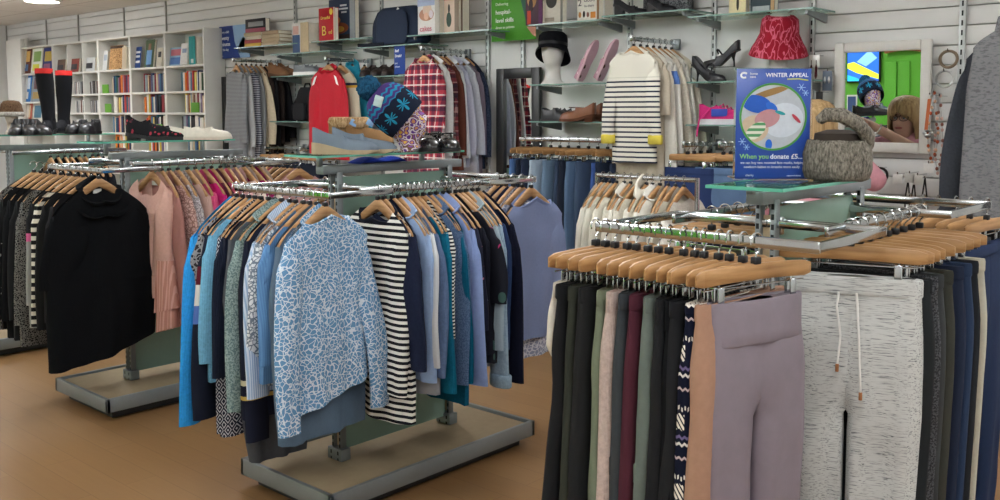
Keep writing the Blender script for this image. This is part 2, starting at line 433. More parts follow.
def sleeve_mb(p, o, s):
    g = p.get; sw = g('sw', .2); sl = g('sl', .56); a0, a1 = g('sa', .075), g('sc', .05); b0 = g('sb', .026)
    fl = g('flare', .035); fx = g('sx', .012); n = g('sn', 12); m_ = g('sr', 14); rings = []
    for j in range(m_ + 1):
        q = j / m_
        a = a0 * (.35 + .65 * sm(q / .18)) if q < .18 else a0 + (a1 - a0) * ((q - .18) / .82)
        yo = sw + .004 + .02 * sm(q / .15) + fl * math.sin(min(1, q * 1.2) * PI / 2)
        b = b0 * (.5 + .5 * sm(q / .1)) * (1 - .25 * q)
        z = hz(sw) + .006 - .02 * sm(q / .1) - sl * q
        cx_ = fx * sm(q * 1.5) + .008 * math.sin(q * 5 + o) + g('sway', 0) * (q * .8) ** 2
        yc = yo - a
        ring = []
        for k in range(n):
            th = 2 * PI * k / n
            wv = 1 + .16 * math.sin(th * 3 + o + q * 4) + .25 * nz3(math.cos(th), math.sin(th), q * 3, 1.7, o + s)
            ring.append((cx_ + b * wv * math.sin(th), s * (yc + a * math.cos(th)) , z - (.015 * math.cos(th) if q < .1 else 0)))
        rings.append(ring)
    if s < 0: rings = [list(reversed(r)) for r in rings]
    # turned-in cuff
    last = rings[-1]; cx0 = sum(v[0] for v in last) / n; cy0 = sum(v[1] for v in last) / n
    rings.append([(cx0 + (v[0] - cx0) * .8, cy0 + (v[1] - cy0) * .85, v[2] + .012) for v in last])
    m = MB(); m.loft(rings, True, True, True); return m
def collar_ring(p, h, out, o=0, thick=.007, zoff=0):
    nw, nd, nb = p.get('nw', .11), p.get('nd', .07), p.get('nb', .015); n = 28; prof = []
    for k in range(n):
        a = 2 * PI * k / n; y = nw * math.cos(a); fr = math.sin(a); nk = abs(fr)
        prof.append((y, fr, hz(y) + .004 - nk * (nd if fr > 0 else nb) + zoff, fr * .032 + .012 * (y / .2) ** 2))
    rings = []
    for (du, dz) in ((0, -.012), (thick, -.004), (out + thick, h), (out, h + .004), (out - .004, h), (-.004, -.004)):
        rings.append([(x + du * .8 * fr, y * (1 + du / nw), z + dz) for y, fr, z, x in prof])
    m = MB(); m.loft(rings, True); return m
def build_top(root, p, mat, o):
    torso_mb(p, o).build('body', mat, root, 80)
    if p.get('sl', .56) > 0:
        for s in (-1, 1):
            sv = sleeve_mb(p, o + s, s).build('sleeve', p.get('smat') or mat, root, 80)
            if p.get('cuff'):
                q = dict(p); m = MB(); zt = hz(p.get('sw', .2)) + .006 - .02 - p.get('sl', .56)
                a = p.get('sc', .05); yc = s * (p.get('sw', .2) + .024 + p.get('flare', .035) - a); x0 = p.get('sx', .012) + .008 * math.sin(5 + o + s) + p.get('sway', 0) * .64
                m.loft([[(x0 + (p.get('sb', .026) * .95 + e) * math.sin(2 * PI * k / 16), yc + (a + e) * math.cos(2 * PI * k / 16), zt + dz) for k in range(16)] for e, dz in ((.002, .05), (.007, .045), (.007, .0), (.001, -.006), (-.008, .01))], True, True, True)
                m.build('cuff', p['cuff'], sv, 60)
    c = p.get('collar')
    cm = p.get('cmat') or mat
    if c == 'rib': collar_ring(p, .008, .004, thick=.006).build('neckband', cm, root, 60)
    if c == 'shirt':
        collar_ring(p, .012, .016, zoff=.002).build('collar', cm, root, 60)
    if c == 'roll': collar_ring(p, .055, -.012, thick=.012, zoff=.006).build('roll_neck', cm, root, 60)
    if c == 'cowl':
        for k, (h, ou, zo) in enumerate(((.008, .004, -.006), (.0, .016, -.03))): 
            q = dict(p); q['nd'] = p.get('nd', .07) + .05 + .04 * k; q['nw'] = .085 + .02 * k; q['nb'] = -.0 + .03 * k
            collar_ring(q, h, ou, thick=.03, zoff=zo).build('cowl_fold', cm, root, 70)
    if p.get('placket'):
        m = MB(); nd = p.get('nd', .07); L = p.get('L', .64); A = p.get('t', .02)
        zt = -.085 - nd; m.loft([[(A + .008 + .012 * v, -.016, zt + (-.09 - L - zt) * v), (A + .012 + .012 * v, 0, zt + (-.09 - L - zt) * v), (A + .008 + .012 * v, .016, zt + (-.09 - L - zt) * v)] for v in [i / 8 for i in range(9)]], False)
        m.build('placket', cm, root)
        for i in range(6):
            m = MB(); m.ball((A + .014 + .012 * (i + .5) / 6, 0, zt + (-.09 - L - zt) * (i + .5) / 6), (.004, .007, .007), 8, 5); m.build('button', p['placket'], root)
    if p.get('neck_label'):
        m = MB(); m.box((-.016, 0, -.1 - p.get('nb', .015)), (.003, .045, .022), .001); m.build('neck_label', WHITEP, root)

def legs_mb(p, o, s):
    g = p.get; w = g('w', .185); hip = g('hip', w + .015); hemw = g('hemw', .075); L = g('L', 1.0); t = g('t', .022); rise = g('rise', .27)
    n = 20; M_ = g('r', 24); z0 = -.148; rings = []; fl = g('flare', 0)
    for j in range(M_ + 1):
        q = j / M_; z = z0 - L * q; dz = L * q
        if dz < rise: yo = w + (hip - w) * sm(dz / rise * 1.4); yi = -.055 * (1 - max(0, dz / rise - .75) * 4 * .93)
        else:
            e = (dz - rise) / (L - rise); yo = hip - (hip - g('yo', hip - .02)) * e; lw = (hip - .006) + (hemw * 2 - hip) * sm(e * 1.15) * (1 if not fl else 1 - fl * e)
            yi = max(.004 * min(1, e * 8), yo - lw)
        yc = (yo + yi) / 2; a = (yo - yi) / 2
        tt = t * (.62 + .38 * sm(dz / .2)) if dz < .2 else t
        ring = []
        for k in range(n):
            th = 2 * PI * k / n; c, si = math.cos(th), math.sin(th)
            cc = math.copysign(abs(c) ** .8, c); ss = math.copysign(abs(si) ** .75, si)
            y = s * (yc + a * cc)
            f = g('fold', .006) * math.sin(9 * y / .2 * 1.3 + o + q * 2) * min(1, q * 3) + g('wr', .006) * nz3(y, si, z, 7, o)
            ring.append((tt * ss + f + g('sway', 0) * q * q, y, z))
        rings.append(ring if s > 0 else list(reversed(ring)))
    last = rings[-1]; cx0 = sum(v[0] for v in last) / n; cy0 = sum(v[1] for v in last) / n
    rings.append([(cx0 + (v[0] - cx0) * .8, cy0 + (v[1] - cy0) * .88, v[2] + .012) for v in last])
    m = MB(); m.loft(rings, True, True, True); return m
def build_trousers(root, p, mat, o):
    for s in (-1, 1): legs_mb(p, o, s).build('trouser_leg', mat, root, 70)
    w = p.get('w', .185); bh = p.get('band', .035); t = p.get('t', .022)
    m = MB(); rings = []
    for e, z in ((-.002, 0.0), (.002, .003), (.004, -.005), (.004, -bh * .35), (.004, -bh * .7), (.004, -bh + .004), (.002, -bh), (-.004, -bh + .004)):
        tz = t * (.62 + .38 * sm(max(0, -z) / .2)) + (p.get('bo', 0) if e > 0 else 0); rings.append([((tz + e) * math.copysign(abs(math.sin(2 * PI * k / 28)) ** .75, math.sin(2 * PI * k / 28)) + p.get('wr', .006) * nz3(w * math.cos(2 * PI * k / 28), math.sin(2 * PI * k / 28), -.148, 7, o) , (w + e) * math.cos(2 * PI * k / 28), -.148 + z + p.get('dip', 0) * math.cos(2 * PI * k / 28) ** 2 - p.get('dip', 0)) for k in range(28)])
    m.loft(rings, True); m.build('waistband', p.get('bmat') or mat, root, 60)
    if p.get('pocket'):
        for s in (-1, 1):
            m = MB(); m.box((0, s * (w + .006), -.148 - .5), (p.get('t', .022) * 1.2, .016, .19), .005); m.box((0, s * (w + .0075), -.148 - .42), (p.get('t', .022) * 1.3, .017, .05), .004); m.build('cargo_pocket', mat, root)
    if p.get('string'):
        m = MB()
        for s, le in ((-1, .2), (1, .27)):
            m.tube([(t + .006, s * .022, -.185), (t + .018, s * .026, -.22), (t + .02, s * .024 + .01, -.18 - le * .6), (t + .024, s * .03 + .01, -.18 - le)], .0035, 6)
        st = m.build('drawstring', p['string'], root)
        for s, le in ((-1, .2), (1, .27)):
            m = MB(); m.box((t + .024, s * .03 + .01, -.185 - le), (.009, .009, .022), .002)
            m.build('drawstring_tip', flat('#a5714a', .4, .5), st)

HANG = {}
def hang(kind, desc, loc, rz, mat, p, where, short, group, cat, name, o, hgroup=None):
    hk = 'clip' if kind == 'trousers' else 'top'
    lab = ('wooden clip hanger holding %s, %s' if hk == 'clip' else 'wooden hanger holding %s, %s') % (short, where)
    if hk not in HANG:
        HANG[hk] = make_hanger() if hk == 'top' else make_clip_hanger()
        h = HANG[hk]; h.location = loc; h.rotation_euler = (0, 0, rz); h.scale.y = min(1, p.get('sw', .2) / .2) if hk == 'top' else 1; tag(h, lab, 'hanger', hgroup or 'wooden hangers on the rails')
    else:
        h = dup(HANG[hk], loc, rz, lab, hgroup or 'wooden hangers on the rails'); h.scale.y = min(1, p.get('sw', .2) / .2) if hk == 'top' else 1
    g = thing(name, desc + ', ' + where, cat, loc, rz, group)
    if kind == 'trousers': build_trousers(g, p, mat, o)
    else: build_top(g, p, mat, o)
    return g
def row(items, start, end, rz, place, group, seed, jr=.09, from_='left'):
    """items: (short, desc, kind, material, params[, category, name]); start/end = rail points of first and last hook"""
    rnd = random.Random(seed); a, b = Vector(start), Vector(end); n = len(items)
    for i, it in enumerate(items):
        short, desc, kind, mat, p = it[:5]; cat = it[5] if len(it) > 5 else ('trousers' if kind == 'trousers' else 'jumper'); name = it[6] if len(it) > 6 else cat.replace(' ', '_').replace('-', '_')
        f = i / max(1, n - 1); q = a + (b - a) * f; q = q + (b - a).normalized() * rnd.uniform(-.006, .006) if 0 < i < n - 1 else q
        where = '%s from %s on %s' % (ORD[i], from_, place)
        p = dict(p); rot = rz + p.pop('rot', rnd.uniform(-jr, jr)); p.setdefault('sway', rnd.uniform(-.02, .02))
        dz = p.pop('dz', 0); q = q + Vector((p.pop('dx', 0), p.pop('dy', 0), dz))
        hang(kind, desc, q, rot, mat, p, where, short, group, cat, name, rnd.uniform(0, 20))
# ------------------------------------------------------------------ four-way gondola racks
def rack(xc, label, y0=2.14, post=(2.42, 3.05), loops=(True, True), sides=(True, True), zl=1.262, zs=1.262, glass_y=(2.22, 3.02), gz=1.378, off=.25):
    glass_top = True
    r = thing('clothes_rack', label, 'clothes rack', (xc, (post[0] + post[1]) / 2, 0), 0, 'four way clothes racks')
    ym = (post[0] + post[1]) / 2
    def B(name, mat, boxes, b=.003):
        m = MB()
        for c, s in boxes: m.box((c[0], c[1] - ym, c[2]), s, b)
        return m.build(name, mat, r)
    y1 = 2 * ym - y0
    B('base_plinth', flat('#2c2e30', .6), [((0, ym, .03), (.5, y1 - y0 - .1, .05))])
    bt = B('base_tray', GREYM, [((0, y0 + .01, .085), (.6, .02, .07)), ((0, y1 - .01, .085), (.6, .02, .07)), ((-.29, ym, .085), (.02, y1 - y0, .07)), ((.29, ym, .085), (.02, y1 - y0, .07)), ((0, ym, .06), (.57, y1 - y0 - .02, .02))])
    B('base_board', solid('#a08f74', .6, .05, 25), [((0, ym, .105), (.535, y1 - y0 - .065, .012))])
    for y in post:
        p_ = B('post', slotted('#83898b', .022, .028), [((-.022, y, .715), (.016, .03, 1.2)), ((.022, y, .715), (.016, .03, 1.2)), ((0, y, .14), (.09, .05, .05))])
        m = MB(); m.box((0, y - ym + .004, .72), (.026, .006, 1.1)); m.build('infill_strip', flat('#c2ab8a', .6), p_)
    B('panel', PANEL, [((0, ym, .72), (.006, post[1] - post[0] - .03, 1.14))], 0)
    B('top_beam', GREYM, [((0, ym, 1.322), (.05, post[1] - post[0] + .16, .035))])
    if glass_top:
        gy = (glass_y[0] + glass_y[1]) / 2
        g_ = B('glass_shelf', glass(), [((.04, gy, gz + .004), (.21, glass_y[1] - glass_y[0], .008))], .002)
        m = MB(); hx, hy = .1062, (glass_y[1] - glass_y[0]) / 2 + .001
        for c, s in (((.04 - hx, gy - ym, gz + .004), (.003, hy * 2, .0085)), ((.04 + hx, gy - ym, gz + .004), (.003, hy * 2, .0085)), ((.04, gy - ym - hy, gz + .004), (.212, .003, .0085)), ((.04, gy - ym + hy, gz + .004), (.212, .003, .0085))): m.box(c, s)
        m.build('polished_edge', GEDGE, g_)
        for y in (glass_y[0] + .12, glass_y[1] - .12): B('shelf_peg', STEEL, [((0, y, (1.336 + gz) / 2), (.02, .02, gz - 1.332))])
    for k, on in enumerate(loops):
        if not on: continue
        sg = (-1, 1)[k]; yb = (y0 + .01, y1 - .01)[k]; yi = post[k] + sg * -.035
        B('end_rail', CHROME, [((0, yb, zl - .014), (.62, .012, .028)), ((-.304, (yb + yi) / 2, zl - .014), (.012, abs(yb - yi), .024)), ((.304, (yb + yi) / 2, zl - .014), (.012, abs(yb - yi), .024)), ((0, yi, zl - .014), (.62, .012, .024)), ((0, post[k] - sg * .022, zl - .02), (.07, .02, .05))])
    for k, on in enumerate(sides):
        if not on: continue
        sx = (-.25, off)[k]
        B('side_rail', CHROME, [((sx, ym, zs - .014), (.012, post[1] - post[0] + .16, .028)), ((sx / 2, post[0] + .0, zs - .014), (abs(sx), .012, .022)), ((sx / 2, post[1], zs - .014), (abs(sx), .012, .022))])
    return r
_t = NT('frosted_panel'); PANEL = _t.out(_t.mix(_t.noise(6), '#7d9c90', '#8fae9f'), .22, 0, .6)
_t.b.inputs['Alpha'].default_value = .93

RK1, RK2, RK3, RK0 = -4.87, -3.08, -1.19, -6.62
def racks():
    rack(RK2, 'grey four way rack of mostly blue tops in the middle', zl=1.262, zs=1.265)
    rack(RK1, 'grey four way rack carrying black tops and pink tops', zl=1.28, zs=1.302, glass_y=(2.2, 3.0), gz=1.395)
    rack(RK3, 'grey four way rack of trousers, nearest the viewer', zl=1.262, zs=1.262, y0=2.04, post=(2.42, 3.02), glass_y=(2.2, 2.72), gz=1.355, off=.2)
    rack(RK0, 'grey four way rack at the far left edge, black cardigans on it', zl=1.28, zs=1.31, y0=2.2, post=(2.5, 3.1), loops=(False, True), glass_y=(2.3, 3.15), gz=1.40)

# fabrics
NAVY, BLK = '#1c2132', '#141517'
def rack_blue():
    blue_top = animal('#5f8fba', '#d0dce6', 62, .078, .06)
    D = dict
    items = [
        ('bright blue', 'bright blue long sleeved jumper', 'top', knit('#2f8fd6'), D(L=.78, sl=.72, flare=.075, sa=.085, sx=.02, sw=.215, rot=.12)),
        ('speckled grey cardigan', 'black and white speckled knit cardigan', 'top', animal('#26272c', '#8b8d92', 60, .16, .08), D(L=.6, sl=.5, sx=-.004), 'cardigan'),
        ('colour block jumper', 'navy jumper with burgundy and white bands', 'top', blocks('#1b2030', ((-.30, '#571b28'), (-.37, '#cfcfca'), (-.45, '#4f6db0'), (-.52, '#171c2b'))), D(L=.76, sl=.7, flare=.06, sa=.08, sx=.02, rot=.0)),
        ('pale blue jumper', 'light sky blue long sleeved jumper', 'top', knit('#6fa9c9'), D(L=.66, sl=.48, flare=.035)),
        ('diamond print dress', 'navy and white diamond print tunic', 'top', diamonds('#1d2233', '#b9bcc4', .045), D(L=.86, sl=.74, flare=.02, sc=.06), 'dress'),
        ('dark navy jumper', 'plain dark navy knitted jumper', 'top', knit('#1b2130'), D(L=.7, sl=.52)),
        ('charcoal scarf top', 'long charcoal top hanging lowest on its rail', 'top', solid('#4b5058'), D(L=.98, sl=0, hw=.12), 'top'),
        ('green tweed jacket', 'grey green tweed jacket with pale blue lining', 'top', tweed('#5c7274', '#8fa3a0', 160), D(L=.74, sl=.62, flare=.05, sa=.085, collar='shirt'), 'jacket'),
        ('navy striped jumper', 'navy jumper with yellow and cream hem stripes', 'top', blocks('#1c2030', ((-.70, '#cfc9a8'), (-.72, '#1c2030'), (-.76, '#c7ab58'), (-.775, '#1c2030'))), D(L=.76, sl=.74, flare=.0)),
        ('pale striped shirt', 'pale blue shirt with fine white stripes', 'top', stripes('#8fa9c9', '#c3d0e0', .009, .5, 1), D(L=.64, sl=.55, flare=.045, collar='shirt', nd=.06), 'shirt'),
        ('grey patterned top', 'grey and white patterned thin top', 'top', animal('#cfd4d8', '#6b7785', 70, .12, .05), D(L=.62, sl=.4), 'top'),
        ('mid blue jumper', 'mid blue ribbed jumper', 'top', stripes('#557fae', '#5f8ab8', .008, .5, 1), D(L=.6, sl=.42, flare=.03)),
        ('denim dress', 'faded blue denim dress longer than its neighbours', 'top', denim('#4d6783'), D(L=.82, sl=0, hw=.2, fold=.016), 'dress'),
        ('blue animal print', 'blue and white animal print long sleeved top', 'top', blue_top, D(L=.64, sl=.66, n=30, r=34, sn=18, sr=26, nw=.105, nd=.05, fold=.012, wr=.01, k=6, flare=.055, sw=.185, bw=.172, hw=.18, sa=.06, sc=.046, sx=.035, sb=.03, collar='rib', hem=lambda u: .045 * u - .03, rot=.04), 'top'),
    ]
    row(items, (-3.385, 2.15, 1.262), (-2.80, 2.15, 1.262), 0, "blue rack's front rail", 'tops on the front rail of the blue rack', 11)
    items = [
        ('striped top', 'black and white striped long sleeved top', 'top', stripes('#e3e2da', '#191b22', .024, .5), D(L=.82, sl=.62, n=30, r=34, sn=18, sr=24, nw=.095, nd=.085, fold=.013, k=5, flare=-.02, collar='rib', cmat=solid('#171b28'), hem=lambda u: .03 * u * u - .03 * u, sw=.18, bw=.18, hw=.19, sx=.028, rot=.05), 'top'),
        ('navy jumper', 'plain navy crew neck jumper', 'top', knit('#20263b'), D(L=.6, sl=.5)),
        ('pale blue shirt', 'pale blue cotton shirt', 'top', solid('#90a9cf'), D(L=.66, sl=.56, collar='shirt', flare=.02), 'shirt'),
        ('white lace top', 'white lace top with spotted hem', 'top', blocks('#c9cdd0', ((-.72, '#8b8d92'),)), D(L=.72, sl=.5), 'top'),
        ('slate jumper', 'slate blue knitted jumper', 'top', knit('#566a8b'), D(L=.6, sl=.54, flare=.05)),
        ('teal jumper', 'teal knitted jumper', 'top', knit('#146480'), D(L=.72, sl=.62)),
        ('monochrome fine stripe', 'black and white finely striped tee', 'top', stripes('#dedfda', '#23262c', .014, .5), D(L=.55, sl=.4, flare=.03), 'top'),
        ('blue checked shirt', 'slate blue checked shirt', 'top', tweed('#43597a', '#5a7192', 200), D(L=.68, sl=.6, collar='shirt'), 'shirt'),
        ('dark teal jumper', 'dark teal long jumper', 'top', knit('#0f5672'), D(L=.8, sl=.6)),
        ('periwinkle shirt', 'periwinkle blue shirt with wide sleeves', 'top', solid('#8296c6'), D(L=.66, sl=.62, sa=.085, sc=.07, flare=.06, collar='shirt'), 'shirt'),
        ('navy floral blouse', 'navy blouse with small flowers', 'top', spots('#1c2033', '#a8677c', 26, .2, .5, '#8ca0c0'), D(L=.6, sl=.4), 'blouse'),
        ('dark jumper', 'almost black knitted jumper', 'top', knit('#1a1c26'), D(L=.62, sl=.3, flare=.02, dz=.0)),
        ('floral tunic', 'black tunic with pink rose print', 'top', spots('#181a24', '#b0356b', 12, .22, .58, '#3c5a55'), D(L=.66, sl=.3, sa=.09, flare=.06), 'tunic'),
        ('pale denim shirt', 'pale grey blue denim shirt', 'top', denim('#8fa9b8', .1), D(L=.62, sl=.5, collar='shirt'), 'shirt'),
        ('marl jumper', 'light blue marl jumper with thick cuffs', 'top', knit('#7d9cb6', '#a9bfce'), D(L=.68, sl=.66, flare=.04, sa=.08, cuff=knit('#7f9fba', '#a4bccd'))),
        ('navy cardigan', 'navy blue knitted cardigan', 'top', knit('#28395c'), D(L=.62, sl=.5), 'cardigan'),
        ('midnight jumper', 'midnight navy long jumper', 'top', knit('#171a2a'), D(L=.7, sl=.66, flare=.05)),
    ]
    row(items, (-2.83, 2.43, 1.265), (-2.83, 3.0, 1.265), -PI / 2, "blue rack's right rail", 'tops on the right rail of the blue rack', 12, from_='near end')
    items = [
        ('grey lace blouse', 'grey lace blouse mostly hidden by others', 'top', animal('#5a6070', '#c5c9d2', 60, .1), D(L=.6, sl=.4), 'blouse'),
        ('navy knit', 'navy knit behind the lilac top', 'top', knit('#222a44'), D(L=.6, sl=.5)),
        ('ink blue top', 'ink blue thin top', 'top', solid('#2b3457'), D(L=.6, sl=.5), 'top'),
        ('grey patterned tunic', 'grey patterned tunic peeping out below lilac top', 'top', animal('#8d93ac', '#d0d3de', 50, .1, .05), D(L=.76, sl=.3), 'tunic'),
        ('lilac blue top', 'lilac blue scoop neck raglan sweatshirt', 'top', solid('#7c89ae', .9, .05, 90), D(L=.66, sl=.6, n=26, r=26, sn=16, nw=.13, nd=.06, nb=.03, sw=.2, fold=.014, collar='rib', rot=.0, neck_label=1, cmat=solid('#7784aa')), 'sweatshirt'),
    ]
    row(items, (-3.0, 3.31, 1.262), (-2.79, 3.31, 1.262), 0, "blue rack's rear rail", 'tops on the rear rail of the blue rack', 13)
    items = [
        ('pink knit', 'dusty pink cable knit jumper', 'top', knit('#b9828c'), D(L=.6, sl=.5)),
        ('pale pink', 'pale pink thin cardigan', 'top', solid('#cfa8ae'), D(L=.58, sl=.5), 'cardigan'),
        ('brown floral', 'brown floral blouse', 'top', spots('#4a3330', '#a78074', 30, .3, .4), D(L=.6, sl=.4), 'blouse'),
    ]
    row(items, (-3.33, 2.56, 1.265), (-3.33, 2.75, 1.265), -PI / 2, "blue rack's left rail", 'tops on the left rail of the blue rack', 14, from_='near end')

def rack_pink():
    D = dict
    blk = lambda: knit('#17181a')
    items = [
        ('snake print cardigan', 'grey and black snake print cardigan', 'top', animal('#2c2d30', '#6b6a66', 70, .13, .06), D(L=.8, sl=.64, flare=.05), 'cardigan'),
        ('white floral blouse', 'black blouse scattered with white flowers', 'top', spots('#131416', '#a09e9a', 26, .22, .52), D(L=.78, sl=.62, flare=.06), 'blouse'),
        ('black knit', 'plain black knitted tunic', 'top', blk(), D(L=.82, sl=.62), 'tunic'),
        ('black jersey', 'plain black jersey top', 'top', solid('#16171a'), D(L=.82, sl=.6), 'top'),
        ('white tweed top', 'black and white tweed print top', 'top', animal('#17181a', '#6f6f6c', 100, .13, .03), D(L=.84, sl=.62, flare=.03), 'top'),
        ('grey flower tunic', 'pale grey tunic with one pink flower', 'top', blocks('#1c1d20', ((-.33, '#c75f8d'), (-.37, '#8d8f8d'))), D(L=.72, sl=.5, flare=.02), 'tunic'),
        ('striped jumper', 'black and cream broad striped jumper', 'top', stripes('#cfcabd', '#161719', .042, .5), D(L=.68, sl=.6, flare=.02)),
        ('black blouse', 'black soft blouse', 'top', solid('#121315'), D(L=.7, sl=.6, flare=.03), 'blouse'),
        ('black velvet top', 'black velvet top', 'top', solid('#17161a'), D(L=.7, sl=.55, flare=.03), 'top'),
        ('cowl neck jumper', 'big black cowl neck jumper facing out', 'top', knit('#101214'), D(L=.86, sl=.34, n=30, r=34, sn=18, nw=.1, nd=.07, sw=.245, bw=.29, hw=.28, flare=.05, sa=.12, sc=.11, sb=.03, collar='cowl', fold=.016, wr=.01, neck_label=1, hem=lambda u: .05 * u + .03 * u * u, rot=.1)),
    ]
    row(items, (-5.37, 2.15, 1.28), (-4.60, 2.15, 1.28), 0, "pink rack's front rail", 'black tops on the front rail of the pink rack', 21)
    items = [
        ('blush blouse', 'blush pink blouse with pleated frill sleeves', 'top', solid('#cfa699'), D(L=.62, sl=.42, n=24, r=26, nw=.09, nd=.13, flare=-.02, sw=.16, bw=.15, hw=.165, sa=.066, sc=.07, sx=.035, sb=.035, neck_label=1, rot=.16), 'blouse'),
        ('dusty rose top', 'dusty rose long sleeved top', 'top', solid('#9c6e66'), D(L=.72, sl=.64), 'top'),
        ('beige print blouse', 'beige pink printed blouse', 'top', animal('#c4a39a', '#8b6a62', 60, .1, .05), D(L=.68, sl=.4), 'blouse'),
        ('grey lace top', 'white grey lace top', 'top', animal('#c8c3c4', '#8d8688', 60, .1, .05), D(L=.64, sl=.4), 'top'),
        ('taupe top', 'taupe pink thin jumper', 'top', solid('#b9998d'), D(L=.5, sl=.42)),
        ('rose jumper', 'rose pink long jumper', 'top', knit('#c44f77'), D(L=.66, sl=.6)),
        ('hot pink jumper', 'hot pink knitted jumper', 'top', knit('#c02a73'), D(L=.6, sl=.5)),
        ('plum top', 'dark plum jersey top', 'top', solid('#5e3340'), D(L=.66, sl=.5), 'top'),
        ('coral edge cardigan', 'coral pink thin cardigan', 'top', knit('#cc5f78'), D(L=.6, sl=.5), 'cardigan'),
        ('mauve jumper', 'pale mauve soft jumper', 'top', knit('#b9939b'), D(L=.6, sl=.5)),
        ('pale pink jumper', 'pale pink fluffy jumper', 'top', knit('#cfa7a6'), D(L=.62, sl=.5)),
        ('cream pink shirt', 'cream pink cotton shirt', 'top', solid('#d3c0b8'), D(L=.6, sl=.5), 'shirt'),
        ('magenta top', 'deep magenta top', 'top', solid('#8e1f5c'), D(L=.6, sl=.4), 'top'),
        ('ivory blouse', 'ivory soft blouse', 'top', solid('#d8cdc2'), D(L=.6, sl=.4), 'blouse'),
    ]
    row(items, (-4.62, 2.44, 1.302), (-4.62, 3.08, 1.302), -PI / 2, "pink rack's right rail", 'pink tops on the right rail of the pink rack', 22, from_='near end')
    items = [
        ('brown leaf blouse', 'brown blouse with leaf print', 'top', spots('#4a3230', '#9a7268', 34, .3, .4), D(L=.6, sl=.4), 'blouse'),
        ('magenta knit', 'magenta pink knit', 'top', knit('#a83a6c'), D(L=.6, sl=.5)),
        ('black knit', 'black knit at rear', 'top', knit('#17181b'), D(L=.6, sl=.5)),
        ('taupe print blouse', 'taupe and black mottled print blouse', 'top', animal('#8b6a60', '#3a2a2a', 45, .12, .08), D(L=.6, sl=.4), 'blouse'),
        ('dusky pink top', 'dusky pink frilled top', 'top', solid('#b58c8a'), D(L=.6, sl=.4, nw=.1), 'top'),
    ]
    row(items, (-4.88, 3.33, 1.28), (-4.58, 3.33, 1.28), 0, "pink rack's rear rail", 'tops on the rear rail of the pink rack', 23)
    # frilled sleeve ends of the blush blouse: child parts, pleated
    bl = [o for o in C.objects if o.get('label', '').startswith('blush pink blouse')][0]
    pm = stripes('#d0a296', '#b98577', .012, .62, 1, .001)
    for s in (-1, 1):
        for k, (z0, z1, a0, a1) in enumerate(((-.5, -.76, .08, .125), (-.68, -.86, .1, .1))):
            m = MB(); rings = []
            for j in range(7):
                q = j / 6; a = a0 + (a1 - a0) * q
                rings.append([((.04 + .014 * q) * math.sin(2 * PI * i / 36) * (1 + .16 * math.sin(i * PI * .75)) + .03, s * (.135 + a * (math.cos(2 * PI * i / 36)) * .62), z0 + (z1 - z0) * q + .02 * math.cos(2 * PI * i / 36) * q * s) for i in range(36)])
            m.loft(rings, True); m.build('sleeve_frill', pm, bl, 70)

def rack_left():
    D = dict
    items = [('black cardigan', 'black cardigan with white neck label', 'top', knit('#151619'), D(L=.66, sl=.55, nw=.09, nd=.1, neck_label=1, n=20), 'cardigan')]
    for c, sh, de in (('#1a1b1e', 'black jersey', 'black jersey top'), ('#202124', 'charcoal knit', 'charcoal knit jumper'), ('#151517', 'black blouse', 'thin black blouse'), ('#26262a', 'dark grey knit', 'dark grey knit jumper'), ('#18191c', 'black jumper', 'black ribbed jumper'), ('#131315', 'black tunic', 'black plain tunic'), ('#1c1c20', 'black vest', 'black soft vest top')):
        items.append((sh, de, 'top', knit(c), D(L=.68, sl=.5)))
    row(items, (-6.37, 2.66, 1.31), (-6.37, 2.98, 1.31), -PI / 2, "far left rack's rail", 'black tops on the far left rack', 31, from_='near end')

